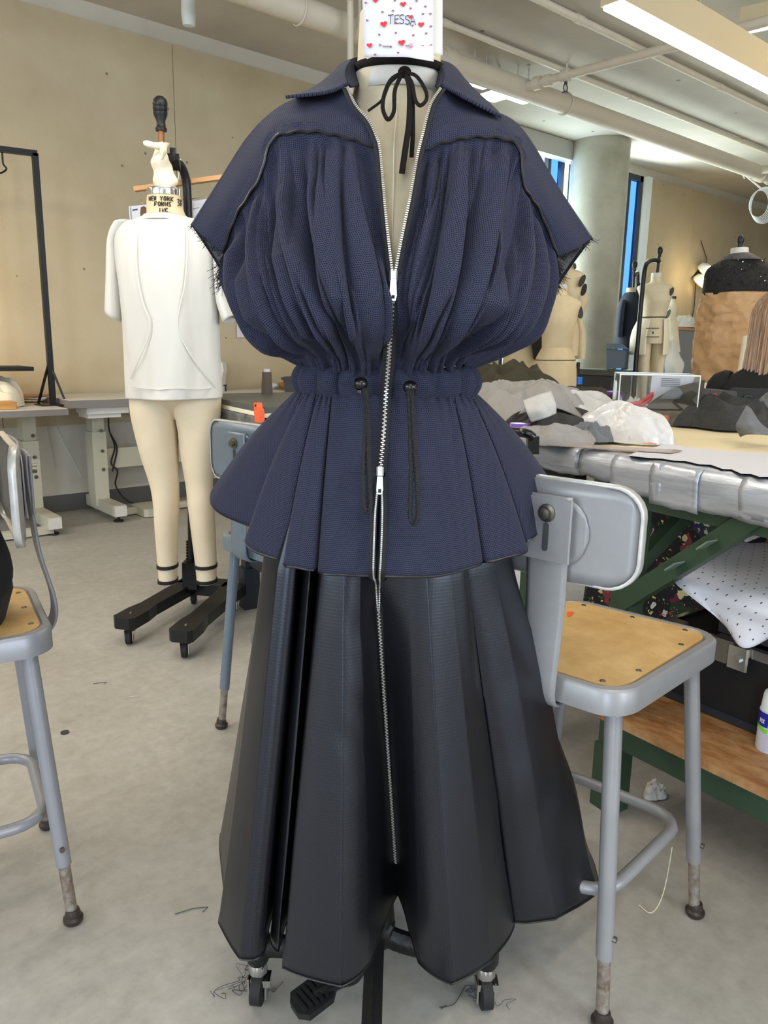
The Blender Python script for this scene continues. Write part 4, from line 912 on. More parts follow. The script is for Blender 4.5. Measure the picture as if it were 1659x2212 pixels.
# the white shirt
sh = thing('shirt', 'white loose short sleeved shirt with curved seams on the form with legs', 'shirt', FO)
SR = [(302, 410, 472, .075), (288, 442, 478, .085), (256, 466, 486, .10), (247, 472, 510, .125), (252, 470, 560, .15), (262, 468, 620, .165), (270, 470, 690, .168), (277, 473, 770, .165), (282, 476, 830, .165), (284, 477, 858, .165)]
G = np.array(bodyloft(SR, n=90, m=90))
for i in range(90):
    for k in range(90):
        t = i/89; q = 2*math.pi*k/90
        fold = .010*math.sin(5*q+1.3*math.sin(3*t))*t*t+.006*fbm(3*math.cos(q), 3*math.sin(q), t*2.5, 3)
        G[i, k] += (RT*math.cos(q)-F0*math.sin(q))*fold
build('shirt_body', MB().grid(G, closeu=True), 'whitecloth', sh, solid=.002)
build('neck_band', MB().grid([bodyloft([(313, 402, 467, .082), (301, 412, 474, .09)], n=60, m=2)[0], bodyloft([(313, 402, 467, .082), (299, 416, 480, .10)], n=60, m=2)[1]], closeu=True), 'whitecloth', sh, solid=.003)
for L_ in ([(290, 478, 252, 487), (272, 505, 245, 503), (262, 530, 240, 535), (268, 580, 237, 590), (271, 640, 234, 645), (272, 698, 233, 672)], [(430, 478, 468, 487), (455, 505, 476, 503), (464, 530, 482, 535), (466, 580, 488, 590), (468, 630, 497, 640), (472, 660, 506, 670), (486, 700, 509, 682)]):
    C = []
    for xa, ya, xb, yb in L_:
        a, b = E_(xa, ya), E_(xb, yb); c, h = (a+b)/2, (b-a)/2
        C.append([c+h*math.cos(q)-F0*.085*math.sin(q) for q in np.linspace(0, 2*math.pi, 28, endpoint=False)])
    C = np.array(C); G = np.array([cr(C[:, j], 24) for j in range(28)]).transpose(1, 0, 2)
    build('sleeve', MB().grid(G, closeu=True), 'whitecloth', sh, solid=.002)
def front(px, py): return onloft(SR, px, py, .008)
for pts in (((300, 486), (293, 540), (295, 600), (308, 660), (322, 695), (320, 730), (300, 775), (282, 815)), ((400, 486), (404, 540), (400, 620), (389, 660), (384, 700), (390, 730), (415, 770), (450, 815), (472, 845)), ((284, 832), (340, 836), (380, 834), (430, 837), (474, 834))):
    build('seam', MB().tube(cr([front(*p) for p in pts], 40), .003, 6, sq=.4), 'whitecloth', sh)
# wooden clip hanger behind the neck, with its clipped sheets
YH = YF+.16
hg = thing('clip_hanger', 'wooden clip hanger hanging behind the steel form neck', 'hanger', E_(392, 395, YH))
a, b = E_(291, 409, YH), E_(500, 381, YH+.01)
build('bar', MB().beam(a, b, .031, .016, side=(0, 0, 1)), mat('hanger_wood', (204, 152, 98), .5, vary=.12, vscale=8, stretch=(1, 1, 6)), hg, smooth=False)
build('hook', MB().tube(cr([E_(386, 388, YH), E_(387, 372, YH), E_(393, 360, YH), E_(392, 348, YH), E_(386, 342, YH)], 20), .0022, 6), 'whiteframe', hg)
build('clip_wire', MB().tube(cr([E_(306, 418, YH), E_(306, 436, YH), E_(310, 440, YH), E_(320, 439, YH)], 12), .0018, 6), 'chrome', hg)
build('clip_wire', MB().tube([E_(395, 432, YH), E_(455, 425, YH)], .0018, 6), 'chrome', hg)
def sheet(name, pts, label, cat, m='paper', parts=()):
    p0 = np.array(pts[0]); pts = [np.array(p) for p in pts]; nn = np.cross(pts[1]-pts[0], pts[2]-pts[0]); nn /= np.linalg.norm(nn)
    if nn@(CAM-p0) < 0: nn = -nn
    t = thing(name, label, cat, p0); build('sheet', MB().prism(pts, nn*.0008), m, t, smooth=False)
    def at(u, v): return (pts[0]*(1-u)+pts[1]*u)*(1-v)+(pts[3]*(1-u)+pts[2]*u)*v+nn*.0012
    for nm, poly, mm in parts: build(nm, MB().prism([at(*q) for q in poly], nn*.0005), mm, t, smooth=False)
    return t
sheet('printed_sheet', [E_(278, 446, YH+.02), E_(322, 441, YH+.02), E_(326, 520, YH+.02), E_(284, 520, YH+.02)], 'small printed sheet with a portrait left of the steel form neck', 'sheet', parts=(('printed_band', [(.06, .03), (.12, .03), (.12, 1), (.06, 1)], 'bluesteel'), ('portrait', [(.55, .18), (.6, .06), (.75, .04), (.88, .1), (.92, .25), (.9, .5), (.55, .5)], mat('portrait_brown', (104, 72, 56), .8)), ('printed_line', [(.17, .1), (.43, .09), (.43, .13), (.17, .14)], 'ink')))
sheet('printed_sheet', [E_(394, 437, YH+.02), E_(460, 428, YH+.02), E_(460, 520, YH+.02), E_(400, 520, YH+.02)], 'printed sheet with a bluish sketch right of the steel form neck', 'sheet', parts=(('sketch', [(.06, .06), (.10, .04), (.24, .2), (.3, .3), (.2, .28), (.1, .18)], mat('bluish_print', (128, 122, 160), .8)), ('printed_line', [(.22, .08), (.45, .05), (.45, .07), (.22, .1)], 'paperback'), ('printed_line', [(.32, .2), (.55, .18), (.55, .19), (.32, .21)], 'ink')))
wy = WY-.03
sheet('wall_poster', [atY(509, 640, wy), atY(560, 632, wy), atY(560, 727, wy), atY(512, 729, wy)], 'white sheet with an orange red mark pinned low on the tan wall', 'poster', parts=(('red_mark', [(.36, .66), (.45, .56), (.6, .55), (.9, .8), (.9, .9), (.5, .84)], mat('orange_red', (240, 110, 86), .8)),))
# ---------------------------------------------------------------- wall desks
M['laminate'] = mat('pale_laminate', (206, 200, 192), .4, vary=.05, vscale=4)
M['edge'] = mat('grey_laminate_edge', (128, 122, 118), .5)
M['creamsteel'] = mat('cream_painted_steel', (196, 192, 172), .45, vary=.06, vscale=5)
M['wood'] = mat('yellow_wood', (206, 156, 90), .5, vary=.2, vscale=7, rgb2=(176, 122, 62), stretch=(1, 6, 6))
def zdesk(label, x0, x1, y0, y1, z, legs, th=.034, cross=()):
    t = thing('height_adjustable_desk', label, 'desk', ((x0+x1)/2, (y0+y1)/2, 0))
    build('desk_edge', MB().box(((x0+x1)/2, (y0+y1)/2, z-th/2-.002), (x1-x0, y1-y0, th)), 'edge', t, smooth=False)
    build('desk_top', MB().box(((x0+x1)/2, (y0+y1)/2, z-.001), (x1-x0-.004, y1-y0-.004, .003)), 'laminate', t, smooth=False)
    for lx, yf, yb in legs:
        lg = build('leg', MB().box((lx, (yf+yb)/2+.1, (z-th)/2+.05), (.075, .10, z-th-.13)).box((lx-.005, (yf+yb)/2+.09, (z-th)/2-.06), (.09, .12, z*.62)), 'creamsteel', t, smooth=False)
        build('leg_foot', MB().box((lx, (yf+yb)/2, .075), (.075, yb-yf, .07), bev=.008), 'creamsteel', lg, smooth=False)
        build('foot_cap', MB().box((lx, yf-.004, .075), (.068, .008, .062)), 'paperback', lg, smooth=False)
        build('levelling_foot', MB().cyl((lx, yf+.05, 0), (lx, yf+.05, .01), .03).cyl((lx, yf+.05, 0), (lx, yf+.05, .05), .008), 'rubber', lg)
        for zz in (.3, .42, .55): build('leg_bolt', MB().cyl((lx+.01, (yf+yb)/2+.03, zz), (lx+.01, (yf+yb)/2+.024, zz), .011, seg=10), 'rivet', lg)
    for a, b, s_ in cross: build('crossbar', MB().beam(a, b, *s_), 'creamsteel', t, smooth=False)
    return t
zdesk('cream legged desk with the black frame and white bag on it', -.9, 1.50, 4.45, 5.06, .735, ((1.40, 4.50, 5.1), (-.6, 4.50, 5.1)), cross=(((-.9, 4.56, .03), (1.40, 4.56, .03), (.05, .04)),))
d2 = zdesk('higher pale desk with cream steel leg right of the black frame', 1.545, 3.2, 4.56, 5.10, .772, ((1.83, 4.60, 5.1), (3.1, 4.60, 5.1)), th=.045, cross=(((1.86, 4.95, .36), (3.1, 4.95, .36), (.03, .13)), ((1.86, 4.78, .03), (3.1, 4.78, .03), (.04, .04))))
build('control_box', MB().box((1.79, 4.70, .705), (.26, .2, .045), bev=.01).box((1.77, 4.7, .672), (.2, .16, .03)), 'paperback', d2, smooth=False)
build('motor_bar', MB().cyl((2.05, 4.78, .70), (2.4, 4.78, .70), .03, seg=12), 'darkgrey', d2)
one('pedal', MB().box(atZ(322, 1100, .03), (.16, .24, .05), bev=.02), 'creamsteel', atZ(322, 1100, 0), 'pale grey machine pedal on the floor under the higher desk', 'pedal', smooth=False)
for dx, lb in ((0, 'black cable looping down beside the higher desk leg, longer one'), (.07, 'black cable hanging beside the higher desk leg, straighter one')):
    a = atY(236, 930, 4.9); P = [a+[0, 0, .1], a, atY(248+dx*60, 965, 4.92), atY(240+dx*100, 1000, 4.92), atY(254-dx*160, 1018, 4.92)]
    if dx == 0: P += [atY(250, 1050, 4.95), atY(280, 1085, 4.9), atY(330, 1090, 4.8)]
    one('power_cable', MB().tube(cr(P, 30), .005, 6), 'black', a, lb, 'cable')
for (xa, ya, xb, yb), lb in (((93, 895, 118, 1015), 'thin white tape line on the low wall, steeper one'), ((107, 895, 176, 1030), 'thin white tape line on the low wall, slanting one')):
    a, b = atY(xa, ya, WY-.004), atY(xb, yb, WY-.004); one('white_line', MB().beam(a, b, .002, .012, side=(0, 1, 0)), 'whiteframe', a, lb, 'tape', smooth=False)  # two thin white strips lying flat on the low wall
# rack frame standing on the desk
rk = thing('garment_rack', 'black square tube rack frame standing on the left desk', 'rack', (1.50, 4.72, .735))
a, b = atY(73, 331, 4.72), atY(0, 322, 4.72); b = a+(b-a)*3
build('upright', MB().box((a[0]+.005, 4.72, (.735+a[2])/2), (.03, .03, a[2]-.735)), 'castiron', rk, smooth=False)
build('top_bar', MB().beam(a+[.015, 0, 0], b, .03, .03), 'castiron', rk, smooth=False)
zj = atY(112, 782, 4.72)[2]
for dx, dy in ((.065, -.05), (-.05, .09)): build('brace', MB().beam((a[0], 4.72, zj), (a[0]+dx, 4.72+dy, .742), .016, .008), 'castiron', rk, smooth=False)
build('base_plate', MB().box((a[0], 4.72, .739), (.16, .14, .006)), 'castiron', rk, smooth=False)
h0 = atY(5, 332, 4.72); one('rack_hook', MB().tube(cr([h0+[0, 0, .03], h0, h0-[0, 0, .05], h0+[.015, 0, -.075], h0+[-.02, 0, -.10], h0+[-.045, 0, -.08]], 22), .005, 8), 'castiron', h0, 'small black hook hanging from the rack top bar', 'hook')
# things on the left desk
c = atZ(12, 885, .737); one('wooden_block', MB().box((c[0]-.19, c[1]+.06, .757), (.5, .12, .04), bev=.004), 'wood', (c[0]-.19, c[1]+.06, .737), 'yellow wooden board on the front edge of the left desk', 'board', smooth=False)
c = atY(5, 838, 4.75); bag = heap((c[0]-.09, 4.80, .737), .21, .18, .27, 3.1, n=44, ridge=.8, fl=.1, pw=.5); one('fabric_bag', bag, 'creamcloth', (c[0]-.09, 4.80, .737), 'crumpled off white fabric bundle on the left desk', 'fabric')
c = atY(10, 797, 4.78); one('laptop', MB().box((c[0]-.06, 4.78, c[2]+.004), (.36, .28, .022), bev=.01), 'black', (c[0]-.06, 4.78, c[2]-.006), 'flat black case lying on the white fabric bundle', 'case', smooth=False)
for k, (dx, dz, an, cl, lb) in enumerate(((0, .004, .1, 'muslinold', 'cream pattern card at the bottom of the pile on the left desk'), (.02, .011, .3, 'paperback', 'pale pattern card in the middle of the pile on the left desk'), (-.01, .018, -.15, 'coppercard', 'copper coloured pattern card topmost of the pile on the left desk'))):
    if cl == 'coppercard': M['coppercard'] = mat('copper_card', (196, 138, 104), .5)
    c = atZ(68, 868, .74); pol = [(c[0]+dx+.15*math.cos(q+an)*(1+.2*math.sin(2*q)), c[1]+.06+.09*math.sin(q+an), .737+dz*1.6+.010*abs(math.cos(q))) for q in np.linspace(0, 2*math.pi, 16, endpoint=False)]
    one('pattern_card', MB().prism(pol, (0, 0, .008)), cl, (c[0], c[1], .737), lb, 'card', smooth=False)
# ---------------------------------------------------------------- dark covered bench behind the dress
M['benchtop'] = mat('dark_grey_bench_mat', (84, 86, 80), .45, vary=.15, vscale=5)
M['plastic'] = mat('plastic_wrap', (120, 122, 118), .22, vary=.3, vscale=7, rgb2=(70, 74, 74), bump=.5, bscale=14)
M['navysteel'] = mat('navy_steel', (38, 44, 54), .45)
bz = .90; e_ = np.array([-.156, -.9877, 0]); n_ = np.array([.9877, -.156, 0]); B0 = np.array([1.55, 3.02, 0])
bn = thing('work_bench', 'dark topped plastic wrapped bench behind the blue grey stool', 'table', B0+e_*.37+n_*.25)
def slab(o, s0, s1, d0, d1, z0, z1): c = o+e_*(s0+s1)/2+n_*(d0+d1)/2; return MB().box((c[0], c[1], (z0+z1)/2), (s1-s0, d1-d0, z1-z0), (e_, n_, (0, 0, 1)))
build('bench_top', slab(B0, 0, .74, 0, .46, bz-.02, bz), 'benchtop', bn, smooth=False)
build('cream_edge', slab(B0, 0, .74, -.004, .05, bz-.036, bz-.021), 'creamcloth', bn, smooth=False)
rows = []
for i in range(9):
    v = i/8; rows.append([B0+e_*(.74*k/60)+n_*(-.006-.014*abs(fbm(k*.3, v*3, 2)))+np.array([0, 0, bz-.037-v*.085]) for k in range(61)])
build('plastic_wrap', MB().grid(rows), 'plastic', bn, solid=.001)
build('apron', slab(B0, .02, .72, .03, .43, bz-.14, bz-.04), 'black', bn, smooth=False)
for s_ in (.24, .64):
    for dd in (.13, .42):
        lg = build('leg', slab(B0, s_-.025, s_+.025, dd-.025, dd+.025, 0, bz-.1), 'navysteel', bn, smooth=False); build('leg_sleeve', slab(B0, s_-.035, s_+.035, dd-.035, dd+.035, 0, .18), 'navysteel', lg, smooth=False)
for dd in (.13, .42): build('rail', slab(B0, .2, .68, dd-.015, dd+.015, .20, .275), 'navysteel', bn, smooth=False)
build('shelf_board', slab(B0, .2, .68, .11, .44, .276, .295), 'wood', bn, smooth=False); build('back_panel', slab(B0, .22, .66, .425, .435, .3, bz-.12), 'black', bn, smooth=False)
c = atZ(556, 893, .88); c = B0+e_*((c-B0)@e_)+n_*(-.03)+np.array([0, 0, 0]); cz = atF(556, 893, c@F0)[2]
cl = thing('spring_clamp', 'orange clamp on the bench edge below the thread cone', 'clamp', (c[0], c[1], cz)); build('clamp_jaw', MB().prism([np.array([c[0], c[1], cz])+e_*x+np.array([0, 0, z]) for x, z in ((-.02, .035), (.004, .037), (.008, .02), (.024, .014), (.026, -.03), (-.016, -.03), (-.02, 0))], n_*.02), mat('orange_plastic', (240, 96, 48), .4), cl, smooth=False)
build('clamp_hole', MB().prism([np.array([c[0], c[1], cz])-n_*.001+e_*x+np.array([0, 0, z]) for x, z in ((-.01, .030), (.002, .031), (.0, .022), (-.01, .022))], n_*.001), 'black', cl, smooth=False)
c = atZ(577, 851, bz)
tc_ = thing('thread_cone', 'tall brown thread cone with white cap standing on the bench', 'thread cone', c)
ht = atF(577, 797, c@F0)[2]-bz; wd_ = 12.5/FP*(c-CAM)@FW
build('thread', MB().lathe([(wd_, 0), (wd_*.98, .004), (wd_*.80, ht*.86), (wd_*.76, ht*.88)], c, seg=24), mat('brown_thread', (86, 74, 66), .7, bump=.3, bscale=200, stretch=(.1, .1, 6)), tc_)
build('cone_cap', MB().lathe([(wd_*.52, ht*.88), (wd_*.5, ht), (wd_*.3, ht)], c, seg=20), 'paper', tc_)
# wooden wall table behind with sewing machine, paper roll and bin
wt = thing('wooden_table', 'yellow wooden table against the tan wall behind the thread cone', 'table', (4.0, 4.85, 0))
build('table_top', MB().box((4.35, 4.82, .80), (2.0, .62, .035)), 'wood', wt, smooth=False)
for x in (3.45, 5.25):
    for y in (4.58, 5.06): build('leg', MB().box((x, y, .39), (.05, .05, .785)), 'creamsteel', wt, smooth=False)
zt = .818
c = atZ(492, 852, zt); c = np.array([3.48, 4.70, zt])
sm = thing('sewing_machine', 'white sewing machine mostly hidden behind the white shirt', 'sewing machine', c)
q0 = atF(482, 848, 5.6)
def SMp(px, py): return atF(px, py, 5.55)
zb = SMp(495, 846)[2]
build('machine_bed', MB().prism([SMp(440, 850), SMp(548, 846), SMp(548, 850)+[0, 0, 0], SMp(440, 856)], F0*.16), 'laminate', sm, smooth=False)
build('machine_head', MB().prism([SMp(440, 785), SMp(472, 779), SMp(480, 784), SMp(483, 800), SMp(480, 812), SMp(478, 848), SMp(455, 850), SMp(452, 815), SMp(440, 812)], F0*.13), 'paperback', sm)
build('needle_bar', MB().cyl(SMp(488, 832)-F0*.02, SMp(489, 846)-F0*.02, .006, seg=8).cyl(SMp(484, 832)-F0*.02, SMp(491, 832)-F0*.02, .005, seg=8), 'black', sm)
c = atF(568, 836, 6.0)
one('paper_roll', MB().tube(cr([atF(531, 838, 6.0), atF(548, 838, 6.0), atF(568, 835, 6.0), atF(592, 834, 6.0), atF(595, 836, 6.0)], 14), [.008]*3+[.022]*8+[.026, .024, .01], 10), 'paper', c, 'crumpled white paper on the wooden table behind the thread cone', 'paper')
t = thing('plastic_bin', 'dark grey plastic bin behind the waist of the dress', 'bin', atF(640, 846, 5.4))
bq = lambda px, py: atF(px, py, 5.4)
build('bin_body', MB().prism([bq(611, 820), bq(690, 822), bq(684, 850), bq(616, 850)], F0*.2), 'darkgrey', t, smooth=False)
build('bin_rim', MB().prism([bq(606, 816), bq(694, 814), bq(694, 820), bq(608, 821)], F0*.22), 'darkgrey', t, smooth=False)
t = thing('small_frame', 'small white framed dark panel behind the dark grey bin', 'frame', atF(650, 815, 5.7))
bq = lambda px, py: atF(px, py, 5.7)
build('frame', MB().prism([bq(636, 796), bq(672, 793), bq(672, 835), bq(637, 836)], F0*.03), 'whiteframe', t, smooth=False)
build('panel', MB().prism([bq(640, 800), bq(672, 797), bq(672, 835), bq(641, 836)], F0*-.004), 'darkgrey', t, smooth=False)
# ---------------------------------------------------------------- litter on the floor
for px, py, ln, lb, m_ in ((215, 1475, .02, 'short dark thread on the floor behind the left stool', 'ink'), (412, 1965, .03, 'bent dark hairpin on the floor left of the dress hem', 'ink'), (285, 1505, .02, 'pale thread scrap on the floor in the open middle', 'paper'), (510, 1790, .01, 'short dark fibre on the floor beside the dress', 'ink')):
    c = atZ(px, py, .002); P = [c+[-ln, ln*.3, 0], c+[ln*.2, 0, 0], c+[ln, -ln*.5, 0], c+[ln*.5, -ln*.7, 0]]
    one('thread_scrap', MB().tube(P, .0009, 4), m_, c, lb, 'thread')
for px, py, lb, sd in ((535, 2125, 'tangle of dark threads beside the left castor', 3), (1040, 2140, 'few loose threads beside the right castor', 6)):
    c = atZ(px, py, .004); mb = MB(); rr = np.random.default_rng(sd)
    for k in range(9 if sd == 3 else 5):
        p = c+rr.normal(0, .012, 3)*[1, 1, 0]; P = [p+[0, 0, .002]]
        for s in range(7): P.append(P[-1]+rr.normal(0, .011, 3)*[1, 1, .25]); P[-1][2] = max(.001, P[-1][2])
        mb.tube(cr(P, 20), .0005, 4, caps=False)
    one('thread_tangle', mb, 'ink', c, lb, 'thread', kind='stuff')
for px, py, lb in ((140, 1583, 'small round dark washer on the floor'), (1412, 1718, 'crumpled paper scrap on the floor under the work table')):
    c = atZ(px, py, .0)
    if px < 500: one('washer', MB().lathe([(.012, 0), (.012, .003), (.004, .003)], c, seg=14), 'ink', c, lb, 'washer')
    else: one('paper_scrap', heap((c[0], c[1], .001), .035, .025, .05, 5, n=14), 'paperback', c, lb, 'paper')
# ================================================================ RIGHT SIDE: WORK TABLES
M['corktop'] = mat('cream_paper_top', (232, 216, 176), .55, vary=.06, vscale=3)
M['green'] = mat('dark_green_painted_steel', (52, 76, 56), .45, vary=.12, vscale=8)
M['tape'] = mat('silver_duct_tape', (196, 200, 208), .3, .35, vary=.2, vscale=16, rgb2=(160, 164, 172), bump=.2, bscale=45, stretch=(1, .3, 2))
M['shelfwood'] = mat('worn_plywood', (150, 98, 54), .5, vary=.3, vscale=14, rgb2=(190, 148, 102), stretch=(3, 1, 1))
T0 = np.array([1.545, 1.06, 0]); TZ = .885
def tp(s, n, z=TZ): return T0+e_*s+n_*n+np.array([0, 0, z])
def tslab(s0, s1, d0, d1, z0, z1, T=T0): c = T+e_*(s0+s1)/2+n_*(d0+d1)/2; return MB().box((c[0], c[1], (z0+z1)/2), (s1-s0, d1-d0, z1-z0), (e_, n_, (0, 0, 1)))
e2 = np.array([-.079, -.997, 0]); n2 = np.array([.997, -.079, 0]); T2 = np.array([1.578, 1.02, 0])
def sp2(s, n, z): return T2+e2*s+n2*n+np.array([0, 0, z])
def slab2(s0, s1, d0, d1, z0, z1): c = T2+e2*(s0+s1)/2+n2*(d0+d1)/2; return MB().box((c[0], c[1], (z0+z1)/2), (s1-s0, d1-d0, z1-z0), (e2, n2, (0, 0, 1)))
def tape(parent, s0, s1, d0, zlow, off, seed):
    prof = [(.045, .0015), (.015, .002), (.002, -.001), (-.006, -.010), (-.010, -.026), (-.008, -.045), (-.004, zlow*.85), (.0, zlow)]
    n = max(8, int((s1-s0)*70)); rows = []
    for dn, dz in prof:
        rows.append([tp(s0+(s1-s0)*k/n, d0+dn-off, TZ+dz)+n_*-.005*abs(fbm(k*.23+seed, dz*40, seed))+np.array([0, 0, .006*fbm(k*.3, seed, dn*30, 2) if dz < -.02 else 0]) for k in range(n+1)])
    return build('duct_tape', MB().grid(rows), 'tape', parent, solid=.0008, angle=80)
wt1 = thing('work_table', 'cream topped work table with silver taped edge and green steel frame', 'table', tp(.9, .7, 0))
build('table_top', tslab(.0, 1.9, .0, 1.45, TZ-.04, TZ), 'corktop', wt1, smooth=False)
for k, (a, b, zl, of) in enumerate(((.002, .20, -.062, .004), (.10, .24, -.082, .007), (.17, .30, -.078, .003), (.21, .33, -.09, .008), (.27, .52, -.085, .004), (.42, 1.0, -.08, .007), (.9, 1.9, -.08, .003))): tape(wt1, a, b, 0, zl, of, k*2.3)
build('beam', tslab(.02, 1.88, .022, .075, TZ-.115, TZ-.04), 'green', wt1, smooth=False)
build('beam', tslab(.02, 1.88, 1.37, 1.42, TZ-.115, TZ-.04), 'green', wt1, smooth=False)
for s_ in (.10, 1.75):
    build('cross_beam', tslab(s_, s_+.05, .05, 1.4, TZ-.10, TZ-.05), 'green', wt1, smooth=False)
    for d_ in (.02, 1.36):
        lg = build('leg', tslab(s_, s_+.056, d_, d_+.05, 0, TZ-.06), 'green', wt1, smooth=False)
        build('leg_sleeve', tslab(s_-.006, s_+.062, d_-.006, d_+.056, 0.0, .17), 'green', lg, smooth=False)
        build('leg_hole', MB().cyl(tp(s_+.045, d_-.001, .225), tp(s_+.045, d_-.003, .225), .005, seg=10), 'rust', lg, smooth=False)
br = build('brace', MB().beam(tp(.13, .03, .54), tp(.44, .03, .81), .042, .036, side=n_), 'green', wt1, smooth=False)
build('brace', MB().beam(tp(.13, .06, .62), tp(.13, .36, .82), .035, .03, side=e_), 'green', wt1, smooth=False)
for s_, z_ in ((.285, .672), (.355, .735)): build('clear_tape', MB().beam(tp(s_-.012, .004, z_-.01), tp(s_+.012, .004, z_+.011), .003, .05, side=n_), mat('clear_tape', (120, 140, 128), .25), br, smooth=False)
sb = build('shelf_board', slab2(.07, 1.9, -.045, .72, .243, .263), 'shelfwood', wt1, smooth=False)
build('shelf_rail', slab2(.10, 1.8, -.02, .03, .175, .242), 'green', wt1, smooth=False); build('shelf_rail', slab2(.10, 1.8, .66, .70, .175, .242), 'green', wt1, smooth=False)
wt2 = thing('work_table', 'second cream topped table under the grey cloth heap, taped edge', 'table', tp(-.55, .7, 0))
build('table_top', tslab(-1.15, -.006, .004, 1.45, TZ-.042, TZ-.003), 'corktop', wt2, smooth=False)
for k, (a, b, zl, of) in enumerate(((-1.15, -.7, -.05, .0), (-.8, -.2, -.055, .002), (-.35, -.006, -.035, .004), (-.33, -.008, -.066, .0))): tape(wt2, a, b, .004, zl, of, 7+k*1.7)
build('apron', tslab(-1.12, -.05, .03, .07, TZ-.13, TZ-.04), 'black', wt2, smooth=False)
for s_ in (-1.08, -.28):
    for d_ in (.08, 1.36): build('leg', tslab(s_, s_+.06, d_, d_+.06, 0, TZ-.05), 'green', wt2, smooth=False)
# ---------------------------------------------------------------- on the table
for nm, rgb in (('olive', (62, 58, 44)), ('greyjersey', (150, 146, 142)), ('palegrey', (192, 190, 186)), ('charcoal', (66, 64, 62)), ('slate', (112, 114, 118)), ('browngrey', (70, 64, 56))):
    M[nm] = mat('cloth_'+nm, rgb, .85, vary=.12, vscale=40, bump=.1, bscale=300, spec=.2)
def hp(px, py, rx, ry, h, seed, ang, m, label, ridge=.8, pw=.8, name='cloth_piece', z=TZ+.002, **k):
    c = atZ(px, py, z); return one(name, heap(c, rx, ry, h, seed, ang, ridge=ridge, pw=pw, **k), m, c, label, 'fabric')
hp(1092, 888, .27, .22, .20, 2.3, .3, 'olive', 'dark olive cloth heaped at the back of the table beside the dress waist', n=60, ridge=.42, pw=.6)
hp(1258, 892, .15, .12, .12, 8.2, -.3, 'browngrey', 'crumpled brown black cloth behind the pale grey cloth', n=50)
hp(1140, 905, .15, .20, .14, 4.1, .5, 'greyjersey', 'mid grey jersey cloth heap topmost beside the peplum', n=60, ridge=.55, pw=.5)
hp(1232, 905, .13, .17, .115, 6.6, .2, 'palegrey', 'pale grey cloth heap right of the white patched jersey', n=50, ridge=.6, pw=.6)
hp(1200, 938, .16, .13, .085, 9.1, .2, 'charcoal', 'dark charcoal cloth in front of the grey heaps', n=40)
hp(1195, 957, .14, .07, .055, 11.7, -.5, 'greyjersey', 'flat grey jersey strip at the table edge', n=44, ridge=.6)
hp(1282, 950, .10, .06, .055, 13.2, -.3, 'slate', 'slate grey cloth scrap in front of the white bag', n=36)
Fp = 1.98
hp(1105, 875, .10, .09, .13, 15.5, .1, 'whitecloth', 'white cloth corner rising behind the grey jersey', n=30, ridge=.3, pw=.5)
one('cloth_piece', MB().grid(net([[atF(1130, 866, 2.02), atF(1165, 852, 2.02), atF(1190, 845, 2.03)], [atF(1138, 890, 1.99), atF(1172, 880, 1.97), atF(1200, 872, 2.0)], [atF(1148, 912, 1.99), atF(1180, 902, 1.97), atF(1201, 893, 2.0)]], 14, 14)), 'palegrey', atF(1165, 880, 2.0), 'white patch of cloth lying over the grey jersey heap', 'fabric', solid=.003)
one('cloth_piece', MB().grid(net([[atF(1130, 845, 2.12), atF(1180, 822, 2.12), atF(1235, 868, 2.16)], [atF(1140, 870, 2.06), atF(1185, 845, 2.05), atF(1240, 880, 2.10)], [atF(1120, 895, 2.05), atF(1190, 880, 2.04), atF(1262, 905, 2.08)]], 20, 20)), 'greyjersey', atF(1165, 860, 2.06), 'grey jersey sleeve with a rounded fold leaning over the heap', 'fabric', solid=.004)
c = atZ(1295, 882, TZ+.002)
pb = thing('purple_case', 'shiny purple case behind the white plastic bag', 'case', c)
ax = np.array([[.8, -.6, 0], [.6, .8, 0], [0, 0, 1.]])
build('case_body', MB().box(c+[0, 0, .035], (.17, .10, .065), ax, bev=.03), mat('purple_gloss', (96, 30, 128), .15, coat=.5), pb, smooth=False)
build('case_clip', MB().box(c+ax[0]*-.03+ax[1]*-.052+[0, 0, .05], (.07, .008, .02), ax), mat('lilac_gloss', (160, 120, 200), .15), pb, smooth=False)
c = atZ(1122, 945, TZ+.002); one('purple_case', MB().box(c+[0, 0, .02], (.05, .04, .035), ax, bev=.01), mat('violet_plastic', (140, 90, 190), .3), c, 'small violet item peeking out beside the peplum edge', 'case', smooth=False)
# white plastic bag with loop handle
M['bagfilm'] = mat('white_bag_film', (214, 211, 208), .3, trans=.15, bump=.4, bscale=26)
c = atZ(1325, 952, TZ+.002)
pbag = thing('plastic_bag', 'white plastic carrier bag with a loop handle lying on the table', 'bag', c)
build('bag_body', heap(c+n_*.03+e_*.01, .075, .125, .105, 21.4, math.radians(10), n=50, ridge=.5, pw=.5), 'bagfilm', pbag)
P = [atZ(1370, 925, TZ+.03), atZ(1405, 918, TZ+.016), atZ(1440, 935, TZ+.008), atZ(1450, 950, TZ+.006), atZ(1432, 958, TZ+.006), atZ(1400, 952, TZ+.008), atZ(1360, 945, TZ+.02)]
build('bag_handle', MB().tube(cr(P, 40), .006, 8, sq=.5), 'bagfilm', pbag)
build('red_print', MB().tube([atZ(1392, 958, TZ+.012), atZ(1404, 957, TZ+.010), atZ(1418, 959, TZ+.008)], .0022, 5), mat('faded_red_print', (216, 150, 140), .5), pbag)
